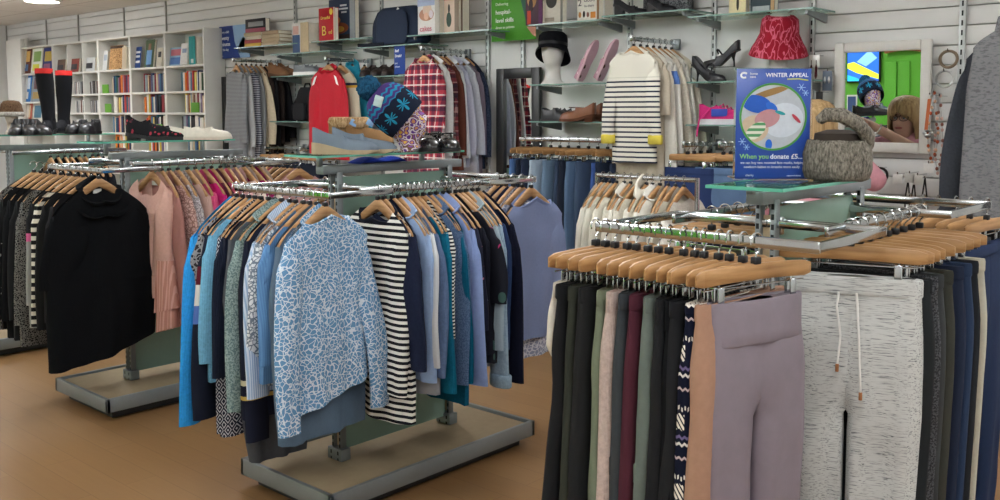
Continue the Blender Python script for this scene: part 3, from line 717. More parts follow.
def rack_trousers():
    D = dict; T = 'trousers'
    items = [
        ('off white shorts', 'off white cotton shorts', T, solid('#d8d3c6'), D(L=.2, w=.17, rise=.16, hemw=.09), 'shorts'),
        ('black cargos', 'black cargo trousers with side pocket', T, solid('#17181b'), D(pocket=1, hemw=.1, t=.026)),
        ('dark olive trousers', 'dark olive green trousers', T, solid('#2f322b'), D(hemw=.1)),
        ('black trousers', 'wide leg black trousers', T, solid('#1b1c1e'), D(hemw=.12, t=.03)),
        ('sage trousers', 'pale sage green trousers', T, solid('#6c7562'), D()),
        ('beige leggings', 'pinkish beige jersey leggings', T, knit('#b9a79f'), D(band=.05, t=.026, hemw=.06)),
        ('grey cargos', 'dark slate grey cargo trousers', T, solid('#363b3f'), D(pocket=1, t=.026)),
        ('burgundy jeans', 'burgundy red jeans', T, denim('#54202f', .12), D(t=.026)),
        ('green cargos', 'grey green cargo trousers with big pocket', T, solid('#626c66'), D(pocket=1, t=.03)),
        ('black joggers', 'black jersey joggers', T, solid('#18191c'), D(band=.06, t=.03)),
        ('black leggings', 'black leggings with deep waistband', T, knit('#131417'), D(band=.07, t=.028, hemw=.06)),
        ('charcoal trousers', 'soft black flared trousers', T, solid('#1a1b1e'), D(hemw=.11, t=.03)),
        ('fair isle leggings', 'navy fair isle pattern leggings with white snowflakes', T, fairisle(), D(t=.03, band=.02, hemw=.07), 'leggings'),
        ('peach cargos', 'peach tan cargo trousers with side pocket', T, solid('#a07d68'), D(pocket=1, t=.03, fold=.012)),
        ('mauve leggings', 'mauve grey smooth leggings facing out', T, solid('#7f7680', .55, .04, 30, spec=.4, bs=.1), D(w=.15, hip=.165, hemw=.072, t=.034, band=.1, bo=.005, fold=.005, wr=.005, rise=.26, r=40, rot=-.28, dip=.0), 'leggings'),
    ]
    for it in items[1:-1]: it[4].setdefault('hemw', .095); it[4].setdefault('yo', .27 if it[0].startswith(('black', 'char', 'dark')) else .24)
    row(items, (-1.50, 2.05, 1.262), (-1.035, 2.05, 1.262), 0, "trouser rack's front rail", 'trousers on the front rail of the trouser rack', 45, .1)
    items = [
        ('marl joggers', 'white and grey marl joggers with drawstring', T, marl('#c4c7c5', '#65696d', 15, 420, .33, .47), D(w=.178, hip=.19, hemw=.1, t=.036, band=.045, string=solid('#d8d8d4'), fold=.01, wr=.014, rise=.36, r=40, rot=.3), 'joggers'),
        ('black sweatpants', 'black sweatpants', T, solid('#1d2124'), D(t=.028, hemw=.1)),
        ('grey fleece joggers', 'dark grey fleece joggers', T, tweed('#2c2e31', '#56585c', 220), D(t=.026), 'joggers'),
        ('charcoal joggers', 'charcoal cotton joggers', T, solid('#3a3e40'), D(t=.032, hemw=.11), 'joggers'),
        ('olive trousers', 'dark olive grey thin trousers', T, solid('#3a3c36'), D()),
        ('navy trousers', 'navy straight trousers', T, denim('#202b45', .1), D(t=.028)),
        ('dark blue jeans', 'dark blue jeans', T, denim('#24395c', .15), D(t=.028), 'jeans'),
        ('black chinos', 'black slim chinos', T, solid('#1d2026'), D(t=.026)),
        ('stone trousers', 'pale stone trousers', T, solid('#b9b6a6'), D(t=.026)),
    ]
    row(items, (-.99, 2.5, 1.262), (-.99, 3.04, 1.262), -PI / 2, "trouser rack's right rail", 'trousers on the right rail of the trouser rack', 42, from_='near end', jr=.16)
    items = []
    for c, sh, de in (('#4a4238', 'brown trousers', 'brown trousers on hidden side'), ('#23262b', 'dark chinos', 'dark chinos'), ('#6b6a60', 'taupe chinos', 'taupe chinos'), ('#2b3140', 'navy chinos', 'navy chinos'), ('#1a1a1c', 'black slacks', 'black slacks'), ('#55504a', 'mink slacks', 'mink brown slacks'), ('#1f2024', 'black chinos', 'black chinos')):
        items.append((sh, de + ' behind the glass topped panel' if len(de.split()) < 3 else de, T, solid(c), D()))
    row(items, (-1.44, 2.56, 1.262), (-1.44, 3.05, 1.262), -PI / 2, "trouser rack's left rail", 'trousers on the left rail of the trouser rack', 43, from_='near end')
    items = []
    for c, sh, de in (('#20242c', 'black trousers', 'black rear rail trousers'), ('#2a2f3a', 'ink trousers', 'ink blue rear rail trousers'), ('#35383c', 'grey trousers', 'dark grey rear rail trousers'), ('#1d222e', 'navy slacks', 'navy rear rail slacks'), ('#3a3a3a', 'charcoal slacks', 'charcoal rear rail slacks'), ('#20304f', 'blue slacks', 'mid blue rear rail slacks')):
        items.append((sh, de, T, solid(c), D()))
    row(items, (-1.15, 3.42, 1.262), (-.9, 3.42, 1.262), 0, "trouser rack's rear rail", 'trousers on the rear rail of the trouser rack', 44)
# ------------------------------------------------------------------ bookcases and books
def bookcases():
    Yb, Yf = 5.285, 5.05; wh = solid('#dedfdb', .5, .015, 20, bs=.03)
    zs = [PY(204, y, Yf).z for y in (135, 112.5, 90.3, 63.6)]; top = 2.39; dz = zs[1] - zs[0]
    levels = sorted([zs[0] - dz * k for k in range(1, 6)] + zs)
    levels = [z for z in levels if z > .08]
    def case(x0, x1, label, cols=1, lv=levels, top=top):
        w = x1 - x0; r = thing('bookcase', label, 'bookcase', ((x0 + x1) / 2, (Yb + Yf) / 2, 0), 0, 'white bookcases along the far wall')
        d = Yb - Yf; th = .02; m = MB()
        for sx in (-1, 1): m.box((sx * (w / 2 - th / 2), 0, top / 2), (th, d, top), .002)
        m.box((0, 0, top - th / 2), (w - 2 * th, d, th), .002); m.box((0, d / 2 - .004, top / 2), (w - 2 * th, .008, top - th)); m.box((0, -d / 2 + .02, .03), (w - 2 * th, .016, .06))
        m.build('frame', wh, r)
        for z in lv: m = MB(); m.box((0, -.002, z - .011), (w - 2 * th, d - .014, .022), .002); m.build('shelf', wh, r)
        for c in range(1, cols):
            m = MB(); m.box((-w / 2 + w * c / cols, -.003, top / 2), (.018, d - .014, top - .04), .002); m.build('divider', wh, r)
        return r
    X1 = [PY(x, 36, Yf).x for x in (203.5, 164, 129, 97)]
    case(X1[1], X1[0], 'white bookcase of paperbacks, nearest to the clothes shelves'); case(X1[2], X1[1], 'white bookcase with the blue shirt book standing on its top shelf'); case(X1[3], X1[2], 'white bookcase of paperbacks with the old brown picture book on top')
    xc0 = PY(52, 43, Yf).x; case(xc0, X1[3], 'white bookcase of narrow compartments full of discs', 3)
    xm0 = PY(22, 45, Yf).x; case(PY(20, 45, Yf).x, xc0 - .005, 'white bookcase behind the tall black boots with big books facing out', 1, [zs[0] - .02, zs[2] - .08, zs[3] + .02])
    d = MB(); xd = PY(7, 45, Yf).x; d.box(((xd + xm0 - .02) / 2, 5.06, 1.25), (xm0 - .03 - xd, .05, 2.5), .004); dr = struct('door_1', d, wh)
    m = MB(); m.ball(((xm0 - .12), 5.01, 1.05), .025, 10, 8); m.build('door_knob', STEEL, dr)
    d = MB(); d.box(((xd + xm0 - .02) / 2, 5.115, 1.26), (xm0 - .03 - xd, .05, 2.52), .004); struct('trim_30', d, wh)
    rnd = random.Random(5)
    cols = ['#23375f', '#d8d4c8', '#1f1f24', '#c3ab3a', '#7b2430', '#d9d7d2', '#3d6a8c', '#d4752c', '#5d3a2a', '#8d9aa2', '#d9c46a', '#24242c', '#b7433a', '#e0ddd4', '#33523c', '#7a6a88', '#2c5f74', '#c9b59a']
    names = {'#23375f': 'dark blue', '#d8d4c8': 'cream', '#1f1f24': 'black', '#c3ab3a': 'mustard', '#7b2430': 'maroon', '#d9d7d2': 'white', '#3d6a8c': 'steel blue', '#d4752c': 'orange', '#5d3a2a': 'brown', '#8d9aa2': 'grey', '#d9c46a': 'yellow', '#24242c': 'charcoal', '#b7433a': 'red', '#e0ddd4': 'off white', '#33523c': 'dark green', '#7a6a88': 'mauve', '#2c5f74': 'petrol', '#c9b59a': 'tan'}
    def bookbox(w, d, h, c, name='book'):
        m = MB(); m.box((0, -.0, h / 2), (w, d, h), min(.003, w * .2)); o = m.build(name, solid(c, .6, .08, 30, bs=.05)); return o
    casenm = ['the right bookcase', 'the middle bookcase', 'the left paperback bookcase']
    starts = {(0, 0): .42, (0, 1): .5, (0, 2): .4, (0, 3): .55, (1, 0): .4, (1, 1): .4, (1, 2): .45, (1, 3): .5, (2, 0): .44, (2, 1): .44, (2, 2): .4, (2, 3): .45}
    lvn = ['second shelf', 'third shelf', 'fourth shelf', 'fifth shelf']
    for ci in range(3):
        xa, xb = X1[ci + 1] + .022, X1[ci] - .022
        for li, z in enumerate((zs[2], zs[1], zs[0], zs[0] - dz)):
            x = xa + (xb - xa) * (starts[(ci, li)] - .1); k = 0
            while x < xb - .045 and k < 15:
                w = rnd.uniform(.018, .042); h = rnd.uniform(.165, .205); c = rnd.choice(cols); de = rnd.uniform(.12, .15)
                o = bookbox(w, de, h, c); o.location = (x + w / 2, Yf + .03 + de / 2 + rnd.uniform(0, .015), z); o.rotation_euler = (0, 0, 0)
                tag(o, '%s spined paperback, %s from left on %s of %s' % (names[c], ORD[k], lvn[li], casenm[ci]), 'book', 'paperbacks in the bookcases')
                x += w + .0015; k += 1
    # green cards standing in the shelves
    for px, py, y0 in ((352, 270, 300), (361, 337, 367), (651, 336, 372), (529, 404, 440)):
        P = PY(px / 3.333, y0 / 3.333, Yf + .02); m = MB(); m.box((0, 0, .05), (.13, .006, .1), .002); m.box((0, .02, .003), (.11, .04, .005), .001)
        o = m.build('shelf_card', solid('#5f9a34', .6)); o.location = (P.x, P.y, min([z for z in zs + [zs[0] - dz]], key=lambda q: abs(q - P.z)))
        o.rotation_euler.z = .1
        tag(o, 'small plain green card standing in %s' % {352: 'the left paperback bookcase, second shelf', 361: 'the left paperback bookcase, third shelf', 651: 'the right bookcase, third shelf', 529: 'the middle bookcase, fourth shelf'}[px], 'card', 'green shelf cards')
    # display books facing out on the top shelves
    def face(px0, px1, py0, label, col, art, shelf_z, cat='book', tilt=.12, name='book', Y=None, th=.025):
        Y = Y or Yf + .05; a = PY(px0, py0, Y); b = PY(px1, py0, Y); w = b.x - a.x; h = a.z - shelf_z
        r = thing(name, label, cat, ((a.x + b.x) / 2, Y, shelf_z), 0); M = Matrix.Rotation(-tilt, 3, 'X')
        m = MB(); m.box((0, 0, h / 2), (w, th * .8, h - .006)); m.build('pages', PAPER, r).rotation_euler.x = -tilt
        m = MB(); m.box((0, -th / 2, h / 2), (w + .004, .003, h), .001); m.box((0, th / 2, h / 2), (w + .004, .003, h), .001); m.box((-w / 2 - .001, 0, h / 2), (.004, th, h), .001); m.build('cover', col, r).rotation_euler.x = -tilt
        for (x0, z0, x1, z1, c) in art:
            m = MB(); m.box(((x0 + x1) / 2 * w / 2, -th / 2 - .0025, (z0 + z1) / 2 * h), (abs(x1 - x0) * w / 2, .002, abs(z1 - z0) * h), .0005); m.build('cover_patch', solid(c, .6), r).rotation_euler.x = -tilt
        return r, w, h, th, tilt
    z4 = zs[3]
    face(109, 122, 46, 'brown book of old painted figures on the left top shelf', animal('#5a3b25', '#c9a070', 60, .2, .1), [(-1, .88, 1, .98, '#3c2a20')], z4)
    face(103, 107, 51, 'slim white card box left of the brown picture book', solid('#dfe2e4'), [(-.7, .5, .7, .8, '#a9b6c6')], z4)
    face(122.5, 127, 47, 'cream book leaning at the right of the brown picture book', solid('#c9bda8'), [], z4, tilt=.05)
    face(134, 140, 47, 'blue notice card with white lines on the middle top shelf', solid('#2d4a86'), [(-.7, .7, .7, .8, '#dfe4ee'), (-.7, .5, .6, .6, '#dfe4ee'), (-.7, .25, .7, .35, '#dfe4ee')], z4, 'card', name='notice_card', th=.01)
    face(144.5, 153, 40, 'book with a person in a light blue shirt on cover', solid('#55674f'), [(-.6, .1, .6, .62, '#6f9fd0'), (-.3, .62, .3, .86, '#8d6a55'), (-.45, 0, .45, .12, '#3a4a66')], z4)
    face(157, 162, 48, 'black and cream slim book at right of the middle top shelf', solid('#cfcabc'), [(-.6, .5, .6, .8, '#2b2b30')], z4)
    face(170, 182, 48, 'pale blue book with red and blue panels', solid('#8fb2cf'), [(-.85, .55, .85, .9, '#b96a78'), (-.85, .08, .85, .45, '#4d76b5')], z4)
    face(183, 190, 44, 'white box next to the pale blue book', solid('#dfe1e2'), [(-.6, .55, .6, .75, '#8ba0bd')], z4, th=.08)
    face(196, 202, 37, 'tall teal book at the right end of the top shelf', solid('#3c9a9c'), [(-.4, .05, .4, .2, '#dfeeee')], z4, tilt=0, th=.16, Y=Yf + .1)
    for i, (a, b, y, c, l) in enumerate(((56, 65, 60, '#6b5a52', 'dark small book on the left disc shelf'), (70, 79, 59, '#8a4a44', 'red brown small book on the middle disc shelf'), (84, 95, 58, '#c9cdd0', 'white and black car book on the right disc shelf'))):
        face(a, b, y, l, solid(c), [(-.6, .2, .6, .6, '#3b3c42')], z4)
    k = 0; zl = [zs[0] - .02, zs[2] - .08, zs[3] + .02]
    for zi, z in enumerate((zl[2], zl[1], zl[0])):
        for bi in range(3):
            y = (48, 74, 101)[zi]; c = [('#5e3a30', '#c7a05a', '#4a6b94'), ('#d6dbd0', '#7fa05c', '#c7c94a'), ('#39427a', '#b7a04a', '#8c5a78')][bi] if zi == 0 else [('#3f78b8', '#c9d6e4', '#e0e2e0'), ('#8a9aa8', '#6a4a52', '#a8905a'), ('#4a4650', '#9a8a78', '#76555a')][bi] if zi == 1 else [('#b86a5a', '#d9c7a8', '#5f7fa0'), ('#d0cdc4', '#4f7a94', '#a84e4e'), ('#6b5f7a', '#c7a46a', '#394a66')][bi]
            x0 = 20.5 + bi * 11; face(x0, x0 + 10, y, 'large hardback facing out, %s from left on the %s shelf behind the black boots' % (ORD[bi], ('upper', 'middle', 'lower')[zi]), solid(c[0]), [(-.7, .45, .7, .85, c[1]), (-.8, .1, .5, .35, c[2])], z, th=.03)
    # discs in the narrow compartments
    cc = ['#c9cbcc', '#3b3d44', '#8b8f94', '#e0e0de', '#55504c', '#a9a6a0', '#2c2d33', '#7c5f5a']
    for ci in range(3):
        xa = xc0 + .022 + (X1[3] - xc0) * ci / 3; xb = xc0 + (X1[3] - xc0) * (ci + 1) / 3 - .022
        for li, z in enumerate((zs[2], zs[1], zs[0])):
            for k in range(13):
                w = .014; x = xb - .012 - k * .0205
                if x < xa + .012: break
                o = bookbox(w, .14, rnd.uniform(.135, .15), rnd.choice(cc), 'disc_case'); o.location = (x, Yf + .1, z)
                tag(o, 'disc case, %s from right on %s row of the %s narrow compartment' % (ORD[k], ORD[li], ('left', 'middle', 'right')[ci]), 'disc case', 'disc cases in the narrow bookcase')

# ------------------------------------------------------------------ shoes, bags, hats, heads
def shoe_part(root, L, W, H, style, um, smt, heel=0, opening=.52, sole=.015, lining=None, toe=.45, prefix=''):
    n = 26
    def wid(s):
        pts = [(0, .5), (.06, .74), (.2, .8), (.42, .74), (.68, 1), (.85, .86), (.95, .58), (1, .22)]
        for (a, u), (b, v) in zip(pts, pts[1:]):
            if a <= s <= b: return W / 2 * (u + (v - u) * ((s - a) / (b - a)))
        return W / 2 * .22
    def el(s): return heel * (1 - sm(s / .62)) + sole
    rings = []
    for i in range(n + 1):
        s = i / n; x = (s - .5) * L; w = wid(s); b = el(s); ho = H * (1 - .28 * math.sin(min(1, s / opening) * PI))
        if s < opening:
            e0 = min(1, .55 + s * 9)
            out = [(w * (.96 + .06 * math.sin(t * PI)) * (1 - .16 * t * t), ho * t) for t in (0, .25, .5, .75, 1)]
            inn = [(w * .76, ho * .96), (w * .68, ho * .5), (0, .012 + ho * .1), (-w * .68, ho * .5), (-w * .76, ho * .96)]
            if s < .03: inn = [(q[0], ho * .97) for q in inn]
            sec = out + inn + [(-a, c) for a, c in reversed(out)]
        else:
            q = (s - opening) / (1 - opening); h = H * (.78 * (1 - q) + toe * q) * (1 - .55 * max(0, (q - .72) / .28) ** 2)
            sec = [(w * math.copysign(abs(math.cos(t)) ** .8, math.cos(t)), h * math.sin(t) ** .75 if math.sin(t) > 0 else 0) for t in [PI * k / 14 for k in range(15)]]
        rings.append([(x, y, b + z) for y, z in sec])
    m = MB(); m.loft(rings, True, True, True); u = m.build(prefix + 'upper', um, root, 60)
    outl = [(s, wid(s)) for s in [i / 24 for i in range(25)]]
    m = MB(); ex = .004
    rr = []
    for i, (s, w) in enumerate(outl):
        x = (s - .5) * L * 1.02; b = el(s); lo = b - sole if style != 'wedge' else 0 + .012 * sm((s - .8) / .2)
        if style == 'flat' : lo = 0 + .006 * sm((s - .75) / .25)
        rr.append([(x, w + ex, b + .003), (x, w + ex, lo), (x, -w - ex, lo), (x, -w - ex, b + .003)])
    m.loft(rr, True, True, True); m.build(prefix + 'sole', smt, root, 50)
    if style == 'heel':
        m = MB(); x = -.5 * L + .035; m.loft([[(x + dx + .8 * r * math.cos(2 * PI * k / 10), r * math.sin(2 * PI * k / 10), z) for k in range(10)] for r, z, dx in ((.006, 0, -.006), (.006, .03, -.004), (.011, heel * .55, 0), (.022, heel * .9, .002), (.026, heel + sole, .004))], True, True, True); m.build(prefix + 'heel', smt, root)
    if style == 'block':
        m = MB(); m.box((-.5 * L + .035, 0, heel / 2), (.06, W * .66, heel + .006), .006); m.build(prefix + 'heel', smt, root)
    if lining:
        m = MB(); m.loft([[((s - .5) * L, wid(s) * .72 * c, el(s) + .006 + H * .12) for c in (-1, -.4, .4, 1)] for s in (.06, .2, .35, .5)], False); m.build(prefix + 'insole', lining, root)
    return u
def pair(name, label, P, rz, L, W, H, style, um, smt, gap=.1, cat='shoes', back=0, extra=None, **k):
    lefts = []
    for i, s in enumerate((1, -1)):
        off = Vector((back * (s < 0), s * gap / 2, 0)); off.rotate(Matrix.Rotation(rz, 3, 'Z'))
        r = thing(name, label % (('far', 'near')[i] if '%s' in label else ()) if '%s' in label else label, cat, Vector(P) + off, rz + s * -.05)
        shoe_part(r, L, W, H, style, um, smt, **k)
        if extra: extra(r)
        lefts.append(r)
    return lefts
def head_mb(c=(0, 0, 0), rz=0, k=1.0, neck=.1, base=True):
    lv = [(-neck, .052, -.055, .058), (-neck * .5, .04, -.055, .05), (-.012, .05, -.058, .052), (.0, .078, -.062, .05), (.018, .088, -.072, .056), (.04, .09, -.08, .064), (.062, .094, -.087, .069), (.085, .093, -.094, .073), (.105, .09, -.1, .076), (.12, .086, -.102, .077), (.135, .09, -.103, .078), (.155, .094, -.102, .078), (.18, .088, -.097, .075), (.205, .072, -.083, .066), (.225, .046, -.058, .046), (.238, .018, -.026, .02)]
    if base: lv = [(-neck - .03, .075, -.085, .085), (-neck - .02, .072, -.08, .08)] + lv
    n = 24; rings = []
    for z, fr, bk, w in lv:
        ring = []
        for i in range(n):
            a = 2 * PI * i / n; x = math.cos(a); y = math.sin(a); xx = (fr if x > 0 else -bk) * math.copysign(abs(x) ** .85, x)
            if 0.02 < z < .16 and x > .9 : # nose ridge and lips
                xx += {.04: .004, .062: .007, .085: .022, .105: .016, .12: .01, .135: .003}.get(z, 0) * (1 if abs(y) < .05 else .45 if abs(y) < .3 else 0)
            if z in (.105, .12) and .75 < x < .97: xx -= .008
            ring.append((xx * k, y * w * k, z * k))
        rings.append(ring)
    m = MB(); m.loft(rings, True, True, True); m.xf(Matrix.Translation(Vector(c)) @ Matrix.Rotation(rz, 4, 'Z'))
    return m

def glass_unit(label, px0, px1, py, Yf=4.98, drop=0):
    a = PY(px0, py, Yf); b = PY(px1, py, Yf); z = a.z * .5 + b.z * .5; w = b.x - a.x; d = WALL - .03 - Yf
    r = thing('glass_shelf', label, 'shelf', ((a.x + b.x) / 2, WALL - .03, z), 0, 'glass wall shelves')
    m = MB(); m.box((0, -d / 2, -.004), (w, d, .008)); m.build('glass_pane', glass('#cfe6dc'), r)
    m = MB(); m.box((0, -d - .001, -.004), (w + .004, .004, .009)); m.box((-w / 2, -d / 2, -.004), (.003, d, .009)); m.box((w / 2, -d / 2, -.004), (.003, d, .009)); m.build('polished_edge', flat('#6f9288', .2, 0, .7), r)
    for sx in (-1, 1):
        x = sx * (w / 2 - .05)
        m = MB(); m.prism([(0, -.012), (-d * .9, -.012), (-d * .9, -.03), (0, -.065)], -.008, .008, lambda p, q, e: (x + e, p, q)); m.build('bracket', GREYM, r)
    return r, z
def standing_book(label, px0, px1, py0, z, Y, th, cover, art=(), rz=0, texts=(), pages='right'):
    a = PY(px0, py0, Y); b = PY(px1, py0, Y); w = b.x - a.x; h = a.z - z
    r = thing('book', label, 'book', ((a.x + b.x) / 2, Y, z), rz)
    m = MB(); m.box((.003, 0, h / 2), (w - .01, th - .008, h - .012)); m.build('pages', PAPER, r)
    m = MB(); m.box((0, -th / 2 + .002, h / 2), (w, .004, h), .001); m.box((0, th / 2 - .002, h / 2), (w, .004, h), .001); m.box((-w / 2 + .002, 0, h / 2), (.004, th, h), .001); m.build('cover', cover, r)
    for ai, (kind, x0, z0, x1, z1, c) in enumerate(art):
        m = MB(); ao = .0005 * ai
        if kind == 'r': m.box(((x0 + x1) / 2 * w / 2, -th / 2 - .0008 - ao, (z0 + z1) / 2 * h), (abs(x1 - x0) * w / 2, .0015, abs(z1 - z0) * h), .0004)
        else: m.loft([[((x0 + x1) / 4 * w + abs(x1 - x0) * w / 4 * math.cos(2 * PI * i / 24), y, (z0 + z1) / 2 * h + abs(z1 - z0) * h / 2 * math.sin(2 * PI * i / 24)) for i in range(24)] for y in (-th / 2, -th / 2 - .0016 - ao)], True, True, True)
        m.build('cover_art', c if not isinstance(c, str) else solid(c, .55), r)
    for s_, size, c, x, zz in texts: text('title', s_, size * h, flat(c, .5), r, (x * w / 2, -th / 2 - .006, zz * h), (PI / 2, 0, 0), 'CENTER')
    return r
def sign(name, label, pts, Y, col, lines, arts=(), rz=0, cat='sign'):
    (x0, y0, x1, y1) = pts; a = PY(x0, y0, Y); b = PY(x1, y1, Y); w = b.x - a.x; h = a.z - b.z
    r = thing(name, label, cat, ((a.x + b.x) / 2, Y, b.z), rz)
    m = MB(); m.box((0, .002, h / 2), (w, .005, h), .001); m.build('panel', col, r)
    for poly, c in arts:
        m = MB(); m.prism([(p * w - w / 2, q * h) for p, q in poly], -.0008, -.0022, lambda p, q, e: (p, e, q)); m.build('picture', c if not isinstance(c, str) else solid(c, .5), r)
    for s_, size, c, x, zz, bold in lines: text('lettering', s_, size * h, flat(c, .5), r, (x * w - w / 2, -.0025, zz * h), (PI / 2, 0, 0), 'LEFT', bold * size * h)
    return r

def wall_display():
    Yo = 5.1
    # signs
    sign('wall_sign', 'blue sign reading twenty minutes beside a green flower picture', (219, 27, 250, 57), 5.255, solid('#22408c', .5), [('every child', .11, '#e8edf6', .05, .78, 0), ('twenty', .17, '#f4f6fa', .05, .58, .012), ('minutes', .17, '#f4f6fa', .05, .39, .012), ('of the day', .11, '#e8edf6', .05, .24, 0), ('www', .06, '#c7d2e6', .05, .06, 0)],
         [([(.46, 1), (1, 1), (1, 0), (.7, 0), (.52, .5)], '#8db4dc'), ([(.6, .25), (.98, .25), (.92, .55), (.78, .62), (.66, .4)], '#6fae3e'), ([(.62, .14), (1, .14), (1, .27), (.62, .27)], '#3a5f8c')])
    sign('hanging_sign', 'small tall blue sign by the dark shoes, white lettering', (394, 46, 405, 74), 5.0, solid('#27458f', .5), [('Eat?', .13, '#f4f6fa', .1, .78, .012), ('Drink?', .13, '#f4f6fa', .1, .6, .012), ('yes', .1, '#dfe5f2', .1, .36, 0), ('please', .1, '#dfe5f2', .1, .24, 0)])
    sign('wall_sign', 'green sign reading hospital-level skills', (491.5, -6, 536, 39), 5.2, solid('#4f9a30', .5), [('Delivering', .085, '#e6f0df', .1, .74, 0), ('hospital-', .125, '#f6faf4', .1, .56, .008), ('level skills', .125, '#f6faf4', .1, .39, .008), ('direct to patients', .075, '#e6f0df', .1, .26, 0), ('registered charity', .035, '#d8e8d0', .1, .1, 0)],
         [([(.62, 1), (1, 1), (1, .32), (.8, .3)], '#3c6b58'), ([(.8, .26), (1, .26), (1, .04), (.92, .1)], '#c98f78'), ([(.74, 1), (.96, 1), (.96, .5), (.86, .4)], '#2f5a50')])
    # shelves
    S = {}
    for key, lab, x0, x1, y in (('s1', 'glass wall shelf under the stacked old books', 234, 297, 45.5), ('s2', 'glass wall shelf under the single thick beige book', 271, 330, 52.5), ('s3', 'glass wall shelf under the red book', 311, 368, 39.5), ('s4', 'glass wall shelf under the navy satchel', 357, 421, 45.5),
                                ('s5', 'glass wall shelf under the cakes book', 407, 489, 32.5), ('s6', 'glass wall shelf under three cookery books beside green sign', 529, 602, 22), ('s7', 'glass wall shelf under the black strappy sandals', 602, 688, 12.5), ('s8', 'glass wall shelf at top right above the red bucket hat', 688, 813, 12),
                                ('s9', 'glass wall shelf under the black high heels', 687, 806, 80.5), ('s10', 'glass wall shelf under the pink trainer', 686, 806, 125), ('s11', 'glass wall shelf under the black cloche hat', 529, 610, 83.5), ('s12', 'glass wall shelf under the brown loafers', 529, 612, 121.5),
                                ('s13', 'glass wall shelf under the tan boots and grey shoe', 271, 320, 75.5), ('s14', 'glass wall shelf under small dark shoes and blue sign', 362, 421, 75.5), ('s15', 'glass wall shelf under the black rucksack', 270, 336, 121.5)):
        S[key] = glass_unit(lab, x0, x1, y)[1]
    # books on them
    z = S['s1']
    standing_book('black upright book with a pink band beside old books', 247.5, 267.5, 20, z, 5.17, .05, solid('#2a2a2e', .5), [('r', -1, .55, 1, .68, '#a8586a'), ('r', -.7, .74, .8, .9, '#8d9094')])
    rnd = random.Random(3)
    for st, (x0, x1, cl) in enumerate(((250, 267, ['#c7a24a', '#9c4a50', '#cfc6b4', '#b9ab8c']), (267, 285, ['#b8a58a', '#b3a084', '#b9a88c', '#a8947a']))):
        a = PY(x0, 44, 5.06); b = PY(x1, 44, 5.06); w = b.x - a.x - .01; zz = z
        for k, c in enumerate(cl):
            h = .032; r = thing('book', 'old hardback lying flat, %s from bottom in the %s stack' % (ORD[k], ('left', 'right')[st]), 'book', ((a.x + b.x) / 2 + rnd.uniform(-.008, .008), 5.07, zz), rnd.uniform(-.06, .06), 'old hardbacks in two stacks')
            m = MB(); m.box((0, 0, h / 2), (w - .012, .13, h - .008)); m.build('pages', PAPER, r)
            m = MB(); m.box((0, 0, .002), (w, .14, .004), .001); m.box((0, 0, h - .002), (w, .14, .004), .001); m.box((0, -.068, h / 2), (w, .004, h), .001); m.build('cover', solid(c, .6), r); zz += h + .0005
    z = S['s2']; standing_book('thick beige paged book with a blue and white cover', 298, 314, 24, z, 5.05, .12, solid('#bfae90', .7), [('r', -1, 0, 0, 1, '#d0cfcc'), ('r', -.98, .0, -.06, .6, '#40587c'), ('r', -.9, .62, -.2, .9, '#c9a49a')])
    z = S['s3']; standing_book('red book with large yellow letters on the glass shelf', 320.5, 336.5, 9, z, 5.03, .04, solid('#b5222c', .5), [('r', .86, 0, 1, 1, '#d8cfc4'), ('e', .35, .78, .75, .97, '#e6c84a')], texts=(('Dreadful', .13, '#e8cf58', -.1, .66), ('B', .42, '#e8cf58', -.3, .17), ('ed', .18, '#e8cf58', .5, .2)))
    standing_book('dark blue cookery book with bread photo behind the red book', 331, 357, 0.5, z, 5.16, .05, solid('#2b3a52', .5), [('r', .62, 0, 1, 1, '#9aa0a4'), ('e', -.95, .18, .5, .45, '#8a4a2c'), ('e', -.9, .4, -.1, .6, '#c9843c'), ('e', -.5, .22, .2, .36, '#c9a33e'), ('r', -1, 0, .6, .16, '#3a2c26'), ('r', -.1, .82, .4, .86, '#d3d8de'), ('r', -.2, .74, .5, .78, '#d3d8de'), ('r', 0, .66, .4, .7, '#d3d8de')])
    z = S['s5']; standing_book('white book with cupcake photo and pink title cakes', 420, 441.5, -4, z, 5.03, .05, solid('#dcdcda', .5), [('r', .62, 0, 1, 1, '#b9b7b0'), ('e', -.85, .34, .5, .66, '#b98a72'), ('e', -.5, .45, .3, .8, '#d8c2b0'), ('r', -1, .72, .6, .98, '#a9b9d6'), ('e', -.4, .36, .05, .55, '#e0b8a0'), ('e', .1, .4, .45, .6, '#d9cfd8')], texts=(('cakes', .2, '#c75a72', -.2, .08),))
    standing_book('pale pink book with a green dress figure on the cover', 443, 461, -6, z, 5.08, .05, solid('#d6c3b2', .5), [('r', .55, 0, 1, 1, '#8d7f70'), ('e', -.35, .16, .2, .52, '#44584e'), ('e', -.16, .5, .04, .72, '#3a3f3c'), ('r', -.7, .82, .3, .92, '#b9736a')])
    standing_book('brown narrow book at the right of the pale pink book', 462.5, 466, -6, z, 5.12, .08, solid('#6b5242', .6))
    z = S['s6']; standing_book('dark red and purple picture book beside the green sign', 527, 544, -12, z, 5.02, .03, solid('#4a3340', .5), [('r', .55, 0, 1, 1, '#5a2f58'), ('e', -.8, .45, .3, .95, '#b58a5c'), ('e', -.6, .35, -.1, .7, '#3a2c30'), ('r', -.75, .03, -.35, .38, '#b8432e')])
    standing_book('cream book with a dark round plate on the cover', 544.5, 565, -14, z, 5.05, .05, solid('#cfcabe', .5), [('r', .8, 0, 1, 1, '#77776f'), ('e', -.6, .4, .45, .8, '#3a3a36'), ('r', -.7, .06, .2, .16, '#9a8f80')])
